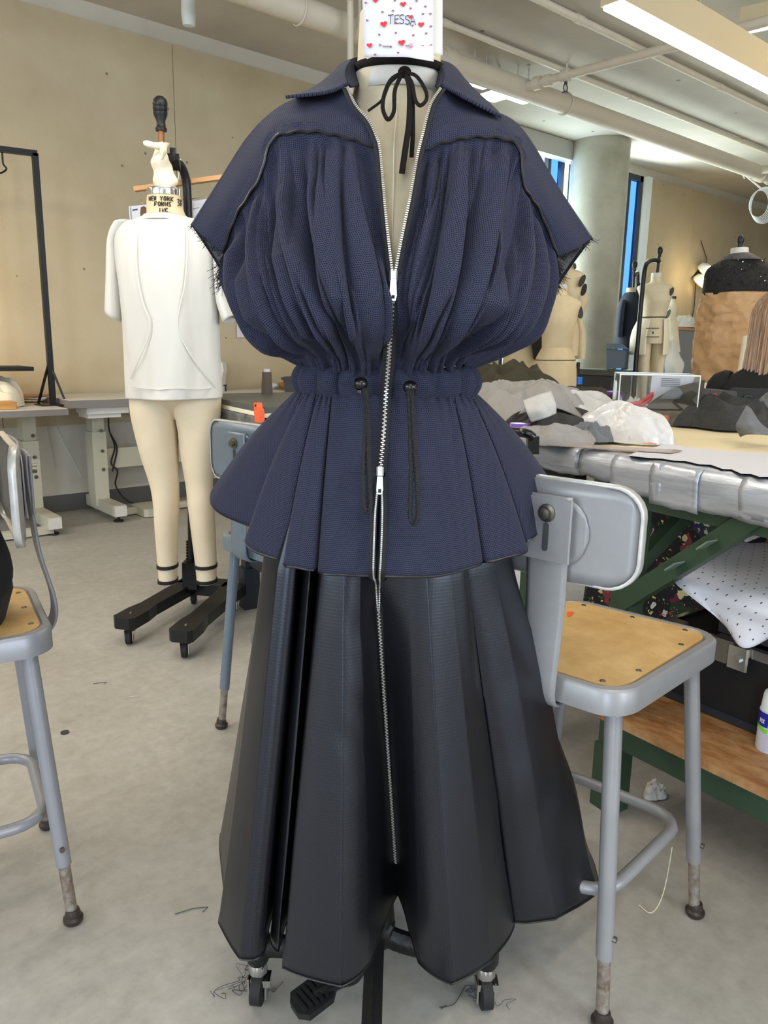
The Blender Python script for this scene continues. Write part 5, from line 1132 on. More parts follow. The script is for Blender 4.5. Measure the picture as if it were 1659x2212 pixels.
# acrylic box with things inside
c0 = atZ(1332, 915, TZ+.002); c1 = atZ(1502, 921, TZ+.002); ux = (c1-c0); Lb = np.linalg.norm(ux); ux /= Lb; uy = np.array([-ux[1], ux[0], 0]); hb_ = .155
ab = thing('acrylic_box', 'clear acrylic box filled with papers, cloth and a red tape measure', 'box', c0)
wb_ = .17
def bx(a, b, z): return c0+ux*a+uy*b+np.array([0, 0, z])
for nm, (a0, b0, a1, b1) in (('side', (0, 0, Lb, 0)), ('side', (0, wb_, Lb, wb_)), ('end', (0, 0, 0, wb_)), ('end', (Lb, 0, Lb, wb_))):
    p, q_ = bx(a0, b0, 0), bx(a1, b1, 0); d = (q_-p)/np.linalg.norm(q_-p); nn = np.cross(d, (0, 0, 1))
    build(nm, MB().box((p+q_)/2+[0, 0, hb_/2], (np.linalg.norm(q_-p), .004, hb_), (d, nn, (0, 0, 1))), 'acrylic', ab, smooth=False)
build('base', MB().box(bx(Lb/2, wb_/2, .002), (Lb, wb_, .004), (ux, uy, (0, 0, 1))), 'acrylic', ab, smooth=False)
M['acryledge'] = mat('acrylic_edge', (214, 220, 222), .15)
mb = MB(); cs = [bx(0, 0, hb_), bx(Lb, 0, hb_), bx(Lb, wb_, hb_), bx(0, wb_, hb_)]
build('rim', mb.tube(cs, .0028, 6, closed=True), 'acryledge', ab)
for a, b in ((0, 0), (Lb, 0), (Lb, wb_), (0, wb_)): build('corner_edge', MB().cyl(bx(a, b, 0), bx(a, b, hb_), .0022, seg=6), 'acryledge', ab)
build('grip', MB().tube([bx(-.004, wb_/2+.022*math.sin(q), .10+.03*math.cos(q)) for q in np.linspace(0, 2*math.pi, 24, endpoint=False)], .003, 6, closed=True), 'acryledge', ab)
one('printed_paper', MB().prism([bx(.11, .11, .03), bx(.22, .12, .03), bx(.245, .12, .15), bx(.11, .11, .148)], uy*.001), 'paper', bx(.11, .11, .03), 'printed white page standing inside the acrylic box', 'paper', smooth=False)
mb = MB()
for k in range(5): mb.prism([bx(.14, .1095, .142-.006*k), bx(.20, .1115, .142-.006*k), bx(.20, .1115, .1405-.006*k), bx(.14, .1095, .1405-.006*k)], uy*-.0006)
build('print_lines', mb, 'ink', bpy.data.objects['printed_paper'], smooth=False, kind='stuff')
one('cloth_piece', MB().grid(net([[bx(.07, .03, .012), bx(.16, .03, .008), bx(.262, .03, .02)], [bx(.10, .06, .06), bx(.17, .06, .065), bx(.265, .06, .06)], [bx(.16, .09, .10), bx(.20, .09, .12), bx(.27, .09, .14)]], 14, 14)), 'browngrey', bx(.1, .05, 0), 'dark brown grey cloth folded inside the acrylic box', 'fabric', solid=.003)
one('cloth_piece', MB().grid(net([[bx(.13, .05, .078), bx(.19, .05, .08)], [bx(.15, .055, .10), bx(.20, .055, .098)], [bx(.18, .06, .118), bx(.19, .06, .115)]], 6, 6)), 'slate', bx(.15, .05, .08), 'light slate cloth scrap on the dark cloth inside the acrylic box', 'fabric', solid=.002)
hc = bx(.055, .08, .005); one('tissue', heap(hc, .045, .04, .085, 31, .4, n=24, ridge=.4, pw=.6), 'whitecloth', hc, 'white tissue inside the left end of the acrylic box', 'tissue')
M['tapered'] = mat('red_tape_measure', (206, 62, 66), .5)
one('tape_measure', strap([bx(.03, .03, .06), bx(.07, .025, .068), bx(.105, .03, .095), bx(.10, .04, .075), bx(.06, .035, .05), bx(.03, .03, .045), bx(.08, .025, .03), bx(.06, .03, .015)], .013, 60), 'tapered', bx(.06, .03, .005), 'red tape measure coiled inside the acrylic box', 'tape measure', solid=.0008)
for (a, b, z_, rx_, lb, m_) in ((.15, .02, .012, .022, 'orange pink item on the floor of the acrylic box', mat('orange_pink', (232, 120, 100), .3)), (.19, .02, .018, .02, 'muted red item on the floor of the acrylic box', mat('muted_red', (170, 80, 76), .3)), (.245, .02, .022, .016, 'bright pink item in the right corner of the acrylic box', mat('bright_pink', (236, 52, 110), .3))):
    p = bx(a, b, .006); one('trinket', MB().sphere(p+[0, 0, .012], .012, 10, (rx_/.012, .8, 1.0)), m_, p, lb, 'trinket')
# right hand heap, pattern paper, ruler, clamp
hp(1555, 918, .19, .17, .115, 41.2, .4, 'knit', 'dark charcoal knit cloth right of the acrylic box', n=54, ridge=.7, pw=.6) if M.setdefault('knit', mat('charcoal_knit', (58, 58, 58), .95, vary=.35, vscale=90, bump=.5, bscale=260)) else None
one('cloth_piece', MB().grid(net([[atF(1612, 877, 2.04), atF(1616, 879, 2.05), atF(1622, 884, 2.06)], [atF(1597, 905, 1.98), atF(1618, 905, 1.95), atF(1640, 912, 1.98)], [atF(1590, 922, 1.97), atF(1622, 920, 1.93), atF(1662, 930, 1.95)], [atZ(1600, 943, TZ+.012), atZ(1625, 937, TZ+.04), atZ(1680, 940, TZ+.03)]], 20, 16)), 'slate', atZ(1610, 940, TZ), 'pointed grey felt piece at the right frame edge of the table', 'fabric', solid=.004)
hp(1680, 915, .12, .10, .12, 43.2, .2, 'slate', 'grey felt cloth cut off by the right frame edge', n=30, ridge=.5)
def flat_sheet(pts, m, label, zt, name='pattern_paper', th=.0012, cat='paper', wav=.0015):
    P = [atZ(px, py, zt) for px, py in pts]; return one(name, MB().prism(P, (0, 0, th)), m, P[0], label, cat, smooth=False)
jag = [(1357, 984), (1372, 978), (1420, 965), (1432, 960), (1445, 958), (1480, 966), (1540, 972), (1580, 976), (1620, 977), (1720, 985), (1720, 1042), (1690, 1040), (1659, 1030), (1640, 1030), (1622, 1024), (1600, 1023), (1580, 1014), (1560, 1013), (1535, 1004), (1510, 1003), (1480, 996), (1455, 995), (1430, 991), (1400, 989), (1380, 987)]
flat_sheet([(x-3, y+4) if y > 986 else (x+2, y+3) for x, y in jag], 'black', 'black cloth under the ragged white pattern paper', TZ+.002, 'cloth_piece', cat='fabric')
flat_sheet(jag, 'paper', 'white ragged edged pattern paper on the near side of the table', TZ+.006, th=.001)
one('ruler', MB().prism([atZ(1180, 962, TZ+.0075), atZ(1300, 964, TZ+.0075), atZ(1474, 974, TZ+.009), atZ(1448, 979, TZ+.009), atZ(1290, 970, TZ+.0075)], (0, 0, .002)), mat('smoky_ruler', (158, 138, 126), .25), atZ(1290, 968, TZ), 'long smoky transparent curved ruler lying partly on the pattern paper', 'ruler', smooth=False)
c = tp(-.235, -.012)
c = atZ(1148, 985, TZ-.01)
cl = thing('table_clamp', 'black clamp handle on the taped table edge beside the peplum', 'clamp', c)
cF = c@F0+.04
build('clamp_arm', MB().tube(cr([atF(1095, 932, cF+.05), atF(1125, 934, cF), atF(1142, 938, cF-.01), atF(1152, 945, cF-.01)], 16), .011, 10), 'blackplastic', cl)
build('clamp_jaw', MB().beam(atF(1151, 942, cF), atF(1150, 980, cF), .026, .026), 'blackplastic', cl, smooth=False)
build('clamp_post', MB().cyl(atF(1149, 978, cF), atF(1149, 1010, cF), .006, seg=10), 'creamsteel', cl)
# ---------------------------------------------------------------- under the table
def floral():
    m = mat('floral_print', (18, 18, 26), .5); nt = m.node_tree; b = nt.nodes['Principled BSDF']; tc = nt.nodes.new('ShaderNodeTexCoord')
    col = None; prev = lin((18, 18, 28))
    for sc, th, cols in ((11, .42, ((30, 46, 84), (40, 70, 50), (20, 24, 40), (150, 60, 80))), (17, .33, ((222, 140, 150), (236, 226, 170), (120, 40, 70), (236, 236, 240))), (34, .25, ((240, 230, 150), (220, 80, 70), (240, 190, 200), (70, 110, 70)))):
        v = nt.nodes.new('ShaderNodeTexVoronoi'); v.inputs['Scale'].default_value = sc; nz = nt.nodes.new('ShaderNodeTexNoise'); nz.inputs['Scale'].default_value = sc*1.5
        nt.links.new(tc.outputs['Object'], nz.inputs['Vector'])
        ad = nt.nodes.new('ShaderNodeVectorMath'); ad.operation = 'MULTIPLY_ADD'; ad.inputs[1].default_value = (.1, .1, .1); nt.links.new(nz.outputs['Color'], ad.inputs[0]); nt.links.new(tc.outputs['Object'], ad.inputs[2]); nt.links.new(ad.outputs[0], v.inputs['Vector'])
        r = nt.nodes.new('ShaderNodeValToRGB'); r.color_ramp.interpolation = 'CONSTANT'; els = r.color_ramp.elements
        els[0].color = (*lin(cols[0]), 1); els[1].position = .25; els[1].color = (*lin(cols[1]), 1)
        for k in (2, 3): e = els.new(.25*k); e.color = (*lin(cols[k]), 1)
        sp = nt.nodes.new('ShaderNodeSeparateColor'); nt.links.new(v.outputs['Color'], sp.inputs[0]); nt.links.new(sp.outputs[0], r.inputs[0])
        prev = mixc(nt, math_node(nt, 'LESS_THAN', v.outputs['Distance'], th), prev, r.outputs[0])
    nt.links.new(prev, b.inputs['Base Color']); return m
M['floral'] = floral()
fb = thing('floral_bag', 'black shopping bag with a colourful flower print under the table', 'bag', tp(.02, .42, .0))
zt0, zt1 = .264, .80
poly = [tp(-.34, .40, .267), tp(.14, .40, .267), tp(.215, .40, .78), tp(-.30, .40, .80)]
build('bag_front', MB().prism(poly, n_*.012), 'floral', fb, smooth=False)
build('bag_side', MB().prism([tp(.14, .40, .267), tp(.20, .58, .267), tp(.27, .58, .76), tp(.215, .40, .78)], n_*.008), 'black', fb, smooth=False)
build('bag_back', MB().prism([tp(-.30, .58, .267), tp(.20, .58, .267), tp(.27, .58, .76), tp(-.26, .58, .78)], n_*.01), 'floral', fb, smooth=False)
one('storage_board', tslab(-.5, .055, .38, .68, .24, .262), 'black', tp(-.2, .5, .24), 'black board standing low beside the table leg under the flower bag', 'board', smooth=False)
for s_ in (-.46, .03): build('board_foot', tslab(s_-.02, s_+.02, .40, .66, 0, .24), 'black', bpy.data.objects['storage_board'], smooth=False)
one('folder', MB().prism([tp(.17, .44, .62), tp(.30, .44, .66), tp(.30, .46, .80), tp(.17, .46, .80)], n_*.02), mat('dusty_red_card', (150, 78, 74), .7), tp(.2, .45, .62), 'dusty red folder sticking out above the flower bag', 'folder', smooth=False)
sc_ = thing('zip_case', 'black zipped case tilted above the pattern sheet under the table', 'case', tp(.42, .5, .64))
build('case_body', MB().box(tp(.50, .56, .70), (.42, .30, .12), (e_*.96+np.array([0, 0, .18]), n_, np.cross(e_*.96+np.array([0, 0, .18]), n_)), bev=.02), 'black', sc_, smooth=False)
build('zip_pull', MB().beam(tp(.40, .402, .745), tp(.402, .40, .712), .008, .004), 'chrome', sc_, smooth=False)
tr = thing('trunk', 'black trunk with steel edges and corner plates on the wooden shelf', 'trunk', sp2(.6, .27, .263))
build('trunk_body', slab2(.10, 1.2, .158, .385, .266, .452), 'black', tr, smooth=False)
build('edge_bar', slab2(.10, 1.2, .150, .168, .440, .462), 'chrome', tr, smooth=False); build('edge_bar', slab2(.10, 1.2, .152, .162, .268, .286), 'navysteel', tr, smooth=False)
build('edge_bar', slab2(.095, .108, .15, .385, .440, .462), 'chrome', tr, smooth=False)
M['steelplate'] = mat('steel_plate', (150, 146, 138), .3, .85)
for s_ in (.098, .235): build('corner_plate', slab2(s_, s_+.05, .144, .18, .41, .466), 'steelplate', tr, smooth=False)
build('latch', MB().box(sp2(.30, .143, .435), (.05, .012, .055), (e2, n2, (0, 0, 1)), bev=.004).cyl(sp2(.30, .137, .43), sp2(.30, .129, .43), .012, seg=12), 'chrome', tr, smooth=False)
cs_ = thing('case', 'dark equipment case on top of the black trunk under the pattern sheet', 'case', sp2(.7, .27, .464))
build('case_body', slab2(.22, 1.2, .19, .38, .464, .55), 'darkgrey', cs_, smooth=False)
def dotpaper():
    m = mat('dotted_pattern_paper', (232, 232, 240), .7); nt = m.node_tree; b = nt.nodes['Principled BSDF']; uv = nt.nodes.new('ShaderNodeUVMap')
    v = nt.nodes.new('ShaderNodeTexVoronoi'); v.inputs['Scale'].default_value = 38; v.inputs['Randomness'].default_value = 0.0; nt.links.new(uv.outputs[0], v.inputs['Vector'])
    nt.links.new(mixc(nt, math_node(nt, 'LESS_THAN', v.outputs['Distance'], .085), lin((232, 232, 240)), lin((60, 64, 90))), b.inputs['Base Color']); return m
M['dotpaper'] = dotpaper()
Cn = [[atZ(1525, 1175, .655), atZ(1590, 1160, .655), atZ(1680, 1150, .655), atZ(1800, 1150, .655)],
      [atZ(1500, 1212, .645), atZ(1570, 1232, .640), atZ(1659, 1258, .640), atZ(1790, 1300, .640)],
      [atZ(1456, 1240, .625), atZ(1545, 1272, .615), atZ(1640, 1310, .61), atZ(1770, 1350, .60)],
      [atZ(1457, 1256, .618), atZ(1530, 1300, .585), atZ(1610, 1345, .565), atZ(1730, 1370, .57)],
      [atZ(1470, 1270, .610), atZ(1560, 1345, .545), atZ(1608, 1400, .515), atZ(1690, 1362, .55)]]
one('pattern_paper', MB().grid(net(Cn, 30, 40)), 'dotpaper', tp(.5, .2, .6), 'white dotted pattern sheet drooping over the case under the table', 'paper', solid=.001)
for k, (pts, lb) in enumerate((([(1556, 1178), (1562, 1172), (1596, 1164), (1608, 1152), (1606, 1142)], 'white plastic hanger piece lying on the dotted sheet'), ([(1612, 1166), (1640, 1155), (1656, 1150), (1656, 1128)], 'second white plastic piece at the right frame edge under the table'))):
    P = [atZ(px, py, .68) for px, py in pts]; one('hanger_piece', MB().tube(P, .006, 6), 'paperback', P[0], lb, 'hanger')
c = atZ(1660, 1618, .264)
sp_ = thing('spray_can', 'white spray can with blue and green label on the wooden shelf', 'spray can', c)
ht = .135
build('can_body', MB().lathe([(.026, 0), (.0275, .004), (.0275, ht*.70), (.025, ht*.72)], c, seg=28), 'paper', sp_)
build('can_cap', MB().lathe([(.0265, ht*.68), (.0235, ht*.95), (.021, ht), (.012, ht*1.01)], c, seg=28), 'whiteframe', sp_)
M['blueband'] = mat('blue_label', (30, 36, 150), .4); M['greenband'] = mat('green_label', (120, 214, 60), .4); M['labelgrey'] = mat('grey_label', (190, 186, 206), .6)
def band(z0, z1, a0, a1, m, nm):
    dl = math.atan2(-c[1], -c[0]); G = [[c+np.array([.0281*math.cos(dl+a), .0281*math.sin(dl+a), z_+(.004*math.sin(4*a) if nm == 'green_swoosh' else 0)]) for a in np.linspace(a0, a1, 24)] for z_ in (z0, z1)]
    build(nm, MB().grid(G), m, sp_)
band(ht*.44, ht*.68, -1.5, -.25, 'blueband', 'blue_label'); band(ht*.37, ht*.44, -1.5, -.25, 'greenband', 'green_swoosh'); band(ht*.05, ht*.33, -.35, .6, 'labelgrey', 'grey_panel'); band(ht*.38, ht*.62, -.2, .6, 'labelgrey', 'grey_panel')
dl = math.atan2(-c[1], -c[0]); cp = lambda a, z_: c+np.array([.0286*math.cos(dl+a), .0286*math.sin(dl+a), z_])
mb = MB()
for st in ([(-.95, .50), (-.93, .57), (-.86, .52), (-.79, .57), (-.77, .50)], [(-.70, .57), (-.55, .50)], [(-.55, .57), (-.70, .50)]): mb.tube([cp(a, ht*z_) for a, z_ in st], .0009, 5)
build('label_lettering', mb, 'paper', sp_)
one('thread', MB().tube(cr([atZ(1452, 1830, .10), atZ(1440, 1900, .05), atZ(1425, 1950, .01), atZ(1405, 1972, .003), atZ(1380, 1955, .003)], 30), .0009, 5), 'creamcloth', atZ(1405, 1972, 0), 'cream thread hanging from the foot ring of the right stool', 'thread')
# ================================================================ FAR RIGHT: FORMS, CABINET, LAMP
def BL(rows, Y, n=32, m=48, sq=.95):
    C = []
    for xl, xr, py, dp in rows: a, b = atF(xl, py, Y), atF(xr, py, Y); C.append(np.concatenate([(a+b)/2, (b-a)/2, [dp]]))
    return [[s[:3]+s[3:6]*math.copysign(abs(math.cos(q))**sq, math.cos(q))-F0*s[6]*math.sin(q) for q in np.linspace(0, 2*math.pi, n, endpoint=False)] for s in cr(np.array(C), m)]
def finial(p, s=1.0): return MB().lathe([(.018*s, 0), (.015*s, .02*s), (.024*s, .04*s), (.026*s, .055*s), (.023*s, .075*s), (.012*s, .09*s), (.001, .094*s)], p, seg=14)
def stand(t, px, py, Y, z1_):
    p = atF(px, py, Y); build('pole', MB().cyl((p[0], p[1], .06), (p[0], p[1], z1_), .016, seg=12), 'castiron', t)
    for k in range(4):
        a = k*math.pi/2+.5; build('base_arm', MB().beam((p[0], p[1], .075), (p[0]+.26*math.cos(a), p[1]+.26*math.sin(a), .06), .04, .03).lathe([(.03, -.06), (.03, -.01), (.015, 0)], (p[0]+.26*math.cos(a), p[1]+.26*math.sin(a), .06), seg=10), 'castiron', t)
def plate(t, px0, px1, py, h, Y, name='arm_plate', m='darkgrey'):
    a, b = atF(px0, py-h/2, Y), atF(px1, py+h/2, Y); c = (a+b)/2; L = np.linalg.norm(b-a)/2; ax3 = (b-a)/(2*L); w_ = L*.42
    s_ = RT-ax3*(RT@ax3); s_ /= np.linalg.norm(s_); build(name, MB().prism([c+ax3*L*math.cos(q)+s_*w_*math.sin(q) for q in np.linspace(0, 2*math.pi, 18, endpoint=False)], -F0*.02), m, t)
Y = 5.4
t = thing('dress_form', 'cream muslin form seen from behind beside the concrete column, nearest of the group', 'dress form', (*atF(1205, 750, Y)[:2], 0), group=None)
build('torso', capped(BL([(1194, 1225, 622, .05), (1193, 1226, 636, .055), (1180, 1240, 643, .07), (1163, 1256, 655, .09), (1165, 1250, 672, .12), (1168, 1244, 695, .14), (1171, 1238, 722, .125), (1171, 1232, 751, .105)], Y)), 'muslinold', t)
build('hip', capped(BL([(1171, 1231, 751, .107), (1161, 1239, 768, .13), (1157, 1242, 777, .14), (1152, 1244, 795, .15), (1150, 1244, 815, .155), (1152, 1243, 838, .15), (1160, 1238, 862, .14)], Y)), 'muslinold', t)
build('neck_cap', capped(BL([(1196, 1224, 615, .05), (1195, 1225, 618, .052), (1195, 1225, 624, .052)], Y, m=6)), 'whitecloth', t)
build('seam', capped(BL([(1156.5, 1242.5, 776.5, .142), (1156.5, 1242.5, 778.5, .142)], Y, m=3)), 'browngrey', t); plate(t, 1249, 1254, 673, 30, Y-.02); stand(t, 1198, 850, Y, .8)
Y = 6.0
t = thing('dress_form', 'tall cream form with a round arm plate just under the right cuff', 'dress form', (*atF(1235, 650, Y)[:2], 0))
build('torso', capped(BL([(1221, 1238, 562, .05), (1219, 1239, 580, .055), (1212, 1250, 586, .08), (1205, 1263, 594, .11), (1206, 1257, 612, .14), (1208, 1250, 640, .15), (1212, 1242, 670, .12), (1205, 1248, 720, .16), (1204, 1246, 768, .16)], Y)), 'muslinold', t)
build('neck_cap', capped(BL([(1222, 1238, 557, .05), (1221, 1239, 563, .052)], Y, m=4)), 'whitecloth', t); plate(t, 1262, 1251, 607, 26, Y-.16, m='browngrey'); plate(t, 1240, 1242, 575, 13, Y-.06, name='neck_screw'); stand(t, 1226, 760, Y, .9)
Y = 6.75
t = thing('dress_form', 'cream form with a black arm plate partly hidden behind the other forms', 'dress form', (*atF(1250, 700, Y)[:2], 0))
build('torso', capped(BL([(1240, 1258, 600, .05), (1235, 1262, 618, .09), (1232, 1267, 635, .13), (1232, 1269, 650, .15), (1235, 1262, 672, .13), (1238, 1257, 692, .11), (1236, 1262, 715, .15), (1234, 1263, 745, .16), (1235, 1260, 775, .16)], Y)), 'muslinold', t)
plate(t, 1264, 1257, 626, 26, Y-.16, m='black'); stand(t, 1250, 770, Y, 1.0); 
p = atF(1250, 822, Y-.2); one('blue_object', MB().box(p, (.055, .05, .06), bev=.01), mat('bright_blue', (40, 120, 220), .35), p-[0, 0, .03], 'small bright blue item on a stand pole beside the column', 'clip', smooth=False)
Y = 5.9
t = thing('dress_form', 'cream form hip showing below the gathered sleeve, left of the others', 'dress form', (*atF(1120, 750, Y)[:2], 0))
build('torso', capped(BL([(1112, 1136, 600, .06), (1085, 1160, 625, .11), (1092, 1152, 670, .14), (1098, 1146, 715, .12), (1095, 1150, 742, .12), (1088, 1156, 770, .15), (1085, 1158, 800, .16), (1090, 1150, 830, .15)], Y)), 'muslinold', t); stand(t, 1122, 830, Y, .9)
Y = 5.75
t = thing('hanging_jacket', 'black garment between the cream forms behind the right sleeve', 'garment', atF(1162, 770, Y)); build('jacket_body', capped(BL([(1150, 1172, 650, .05), (1146, 1176, 680, .09), (1150, 1176, 720, .1), (1151, 1173, 750, .1), (1154, 1168, 776, .08)], Y)), 'black', t)
# form with trousers
Y = 7.2
t = thing('dress_form', 'cream trouser form with two legs and a curved support arm beside the window', 'dress form', (*atF(1410, 760, Y)[:2], 0))
build('torso', capped(BL([(1407, 1429, 596, .05), (1405, 1430, 609, .06), (1392, 1444, 614, .08), (1377, 1454, 620, .10), (1382, 1450, 636, .14), (1386, 1446, 650, .16), (1388, 1441, 668, .13), (1388, 1437, 685, .12), (1381, 1440, 700, .14), (1374, 1441, 722, .16), (1374, 1440, 742, .16)], Y)), 'muslin', t)
build('neck_cap', capped(BL([(1408, 1429, 590, .05), (1407, 1429, 598, .052)], Y, m=4)), 'whitecloth', t)
for rr_ in ([(1374, 1405, 735, .13), (1372, 1403, 760, .12), (1372, 1400, 790, .11), (1374, 1396, 830, .09), (1376, 1392, 880, .08), (1378, 1390, 930, .07)], [(1404, 1441, 735, .13), (1405, 1438, 760, .12), (1405, 1432, 790, .11), (1405, 1428, 830, .09), (1407, 1424, 880, .08), (1409, 1421, 930, .07)]): build('leg', capped(BL(rr_, Y)), 'muslin', t)
build('waist_belt', capped(BL([(1386, 1439, 684.5, .126), (1386, 1439, 687, .126)], Y, m=3)), 'browngrey', t)
OG = np.array(BL([(1380, 1441, 690, .15), (1368, 1442, 715, .185), (1363, 1442, 740, .19), (1362, 1440, 766, .19)], Y, n=64))
for ks in ([k % 64 for k in range(-12, 13)], list(range(21, 46))): build('hip_panel', MB().grid(OG[:, ks]), 'creamcloth', t, solid=.003)
build('waist_print', MB().prism([atF(1396, 708, Y-.17), atF(1424, 708, Y-.17), atF(1424, 710, Y-.17), atF(1396, 710, Y-.17)], F0*.004).prism([atF(1409, 716, Y-.2), atF(1412, 716, Y-.2), atF(1412, 721, Y-.2), atF(1409, 721, Y-.2)], F0*.004).prism([atF(1396, 727, Y-.2), atF(1424, 727, Y-.2), atF(1424, 728.5, Y-.2), atF(1396, 728.5, Y-.2)], F0*.004), 'ink', t, smooth=False)
build('support_arm', MB().tube(cr([atF(1368, 860, Y-.3), atF(1374, 780, Y-.3), atF(1388, 620, Y-.3), atF(1393, 580, Y-.28), atF(1400, 566, Y-.2), atF(1412, 562, Y-.1), atF(1423, 564, Y)], 40), .02, 10), 'castiron', t)
build('top_rod', MB().cyl(atF(1419, 592, Y), atF(1424, 552, Y), .014, seg=10), 'castiron', t); build('finial', finial(atF(1424, 556, Y), 1.0), 'castiron', t); plate(t, 1453, 1447, 630, 18, Y-.1)
p = atF(1368, 860, Y-.3); build('pole', MB().cyl((p[0], p[1], .05), p, .018, seg=10), 'castiron', t)
Y = 7.6
t = thing('dress_form', 'form wearing a navy jacket in front of the window right of the column', 'dress form', (*atF(1360, 700, Y)[:2], 0))
build('neck', capped(BL([(1354, 1374, 622, .05), (1352, 1376, 634, .07), (1345, 1382, 645, .1)], Y, m=10)), 'muslin', t); build('top_rod', MB().cyl(atF(1368, 624, Y), atF(1370, 580, Y), .012, seg=8), 'castiron', t); build('finial', finial(atF(1370, 585, Y), 1.0), 'castiron', t)
build('support_arm', MB().tube(cr([atF(1370, 596, Y), atF(1376, 590, Y+.1), atF(1378, 610, Y+.2), atF(1376, 800, Y+.2)], 16), .016, 8), 'castiron', t); stand(t, 1372, 800, Y, .9)
j = thing('jacket', 'navy jacket on the form in front of the window', 'jacket', atF(1360, 740, Y))
build('jacket_body', capped(BL([(1351, 1377, 632, .09), (1344, 1386, 642, .13), (1338, 1390, 660, .17), (1335, 1391, 690, .18), (1331, 1390, 720, .19), (1329, 1388, 742, .19), (1334, 1388, 752, .18)], Y)), mat('navy_jacket', (22, 30, 48), .8), j)
build('sleeve', capped(BL([(1340, 1352, 648, .06), (1334, 1348, 670, .07), (1331, 1345, 700, .07), (1330, 1343, 728, .06)], Y-.12, m=14)), mat('navy_sleeve', (26, 34, 54), .8), j)
build('lapel', MB().prism([atF(1376, 610, Y-.1), atF(1390, 612, Y-.1), atF(1386, 640, Y-.18), atF(1374, 632, Y-.16)], F0*.01), 'black', j)
Y = 7.9
t = thing('dress_form', 'small white form with draped skirt right of the trouser form', 'dress form', (*atF(1452, 700, Y)[:2], 0))
build('torso', capped(BL([(1449, 1459, 645, .04), (1447, 1460, 652, .05), (1438, 1460, 664, .1), (1436, 1456, 685, .13), (1438, 1460, 700, .13), (1438, 1463, 735, .14), (1436, 1466, 760, .15)], Y)), 'muslin', t); plate(t, 1446, 1438, 678, 20, Y-.14, m='benchtop'); build('neck_cap', capped(BL([(1450, 1460, 640, .04), (1449, 1460, 646, .045)], Y, m=4)), 'darkgrey', t); stand(t, 1452, 800, Y, .9)
build('draped_skirt', MB().grid(net([[atF(1440, 735, Y-.15), atF(1452, 733, Y-.2), atF(1464, 738, Y-.12)], [atF(1440, 760, Y-.18), atF(1456, 762, Y-.22), atF(1468, 766, Y-.14)], [atF(1436, 785, Y-.2), atF(1458, 790, Y-.28), atF(1478, 786, Y-.18)], [atF(1437, 806, Y-.2), atF(1460, 812, Y-.26), atF(1473, 808, Y-.2)]], 16, 16)), 'whitecloth', t, solid=.004)
# form in black jacket wrapped in brown paper
Y = 4.2
M['kraft'] = mat('brown_kraft_paper', (186, 146, 102), .65, vary=.12, vscale=9, bump=1.0, bscale=7); 
def crumple(m, sc, st):
    nt = m.node_tree; b = nt.nodes['Principled BSDF']; tc = nt.nodes.new('ShaderNodeTexCoord'); v = nt.nodes.new('ShaderNodeTexVoronoi'); v.inputs['Scale'].default_value = sc; v2 = nt.nodes.new('ShaderNodeTexVoronoi'); v2.inputs['Scale'].default_value = sc*2.3
    for q in (v, v2): nt.links.new(tc.outputs['Object'], q.inputs['Vector'])
    bp = nt.nodes.new('ShaderNodeBump'); bp.inputs['Strength'].default_value = st; bp.inputs['Distance'].default_value = .05
    nt.links.new(math_node(nt, 'ADD', v.outputs['Distance'], math_node(nt, 'MULTIPLY', v2.outputs['Distance'], .35)), bp.inputs['Height']); nt.links.new(bp.outputs[0], b.inputs['Normal'])
crumple(M['kraft'], 8, .55); crumple(M['bagfilm'], 26, .12)
M['feather'] = mat('black_feather_cloth', (22, 19, 18), .85, bump=.9, bscale=60)
t = thing('dress_form', 'form with black top and brown paper wrapped skirt beside the wall lamp', 'dress form', (*atF(1588, 700, Y)[:2], 0))
build('neck', capped(BL([(1581, 1614, 536, .055), (1580, 1615, 550, .06), (1572, 1622, 565, .08)], Y, m=10)), 'whitecloth', t); build('top_rod', MB().cyl(atF(1597, 542, Y), atF(1598, 528, Y), .010, seg=8), 'castiron', t); build('finial', finial(atF(1598, 535, Y), .68), 'castiron', t); stand(t, 1588, 850, Y, .85)
jk = thing('jacket', 'black feathered jacket on the form wrapped in brown paper', 'jacket', atF(1588, 630, Y))
G = np.array(BL([(1575, 1622, 552, .08), (1556, 1640, 566, .10), (1534, 1658, 578, .115), (1526, 1664, 592, .13), (1524, 1664, 612, .15), (1521, 1660, 638, .155)], Y, 48, 40))
build('jacket_body', MB().grid(G, closeu=True), 'feather', jk, solid=.004)
build('collar', MB().grid(BL([(1579, 1617, 549, .07), (1571, 1625, 554, .09), (1560, 1637, 563, .115), (1566, 1630, 565, .10)], Y, 40, 16), closeu=True), 'darkgrey', jk, solid=.004)
mb = MB(); r = np.random.default_rng(12)
for k in range(420):
    i, q_ = r.integers(8, 38), r.integers(0, 26); p = G[i, q_]; d = np.array([r.normal(), r.normal(), r.normal()-.3]); d /= np.linalg.norm(d); L_ = r.uniform(.01, .03)
    mb.tube([p, p+d*L_*.5-F0*.006, p+d*L_+r.normal(0, .004, 3)-F0*.008], .0011, 3, caps=False)
build('feathers', mb, 'black', jk, kind='stuff')
mb = MB()
for k in range(13): p = G[r.integers(8, 36), r.integers(2, 23)]-F0*.012; mb.box(p, (.005, .005, .003), np.linalg.qr(r.normal(size=(3, 3)))[0])
build('sequins', mb, 'chrome', jk, smooth=False, kind='stuff')
G = np.array(BL([(1520, 1658, 634, .17), (1514, 1660, 665, .19), (1508, 1662, 700, .20), (1503, 1664, 740, .21), (1499, 1665, 785, .21), (1497, 1665, 828, .21)], Y, 90, 70))
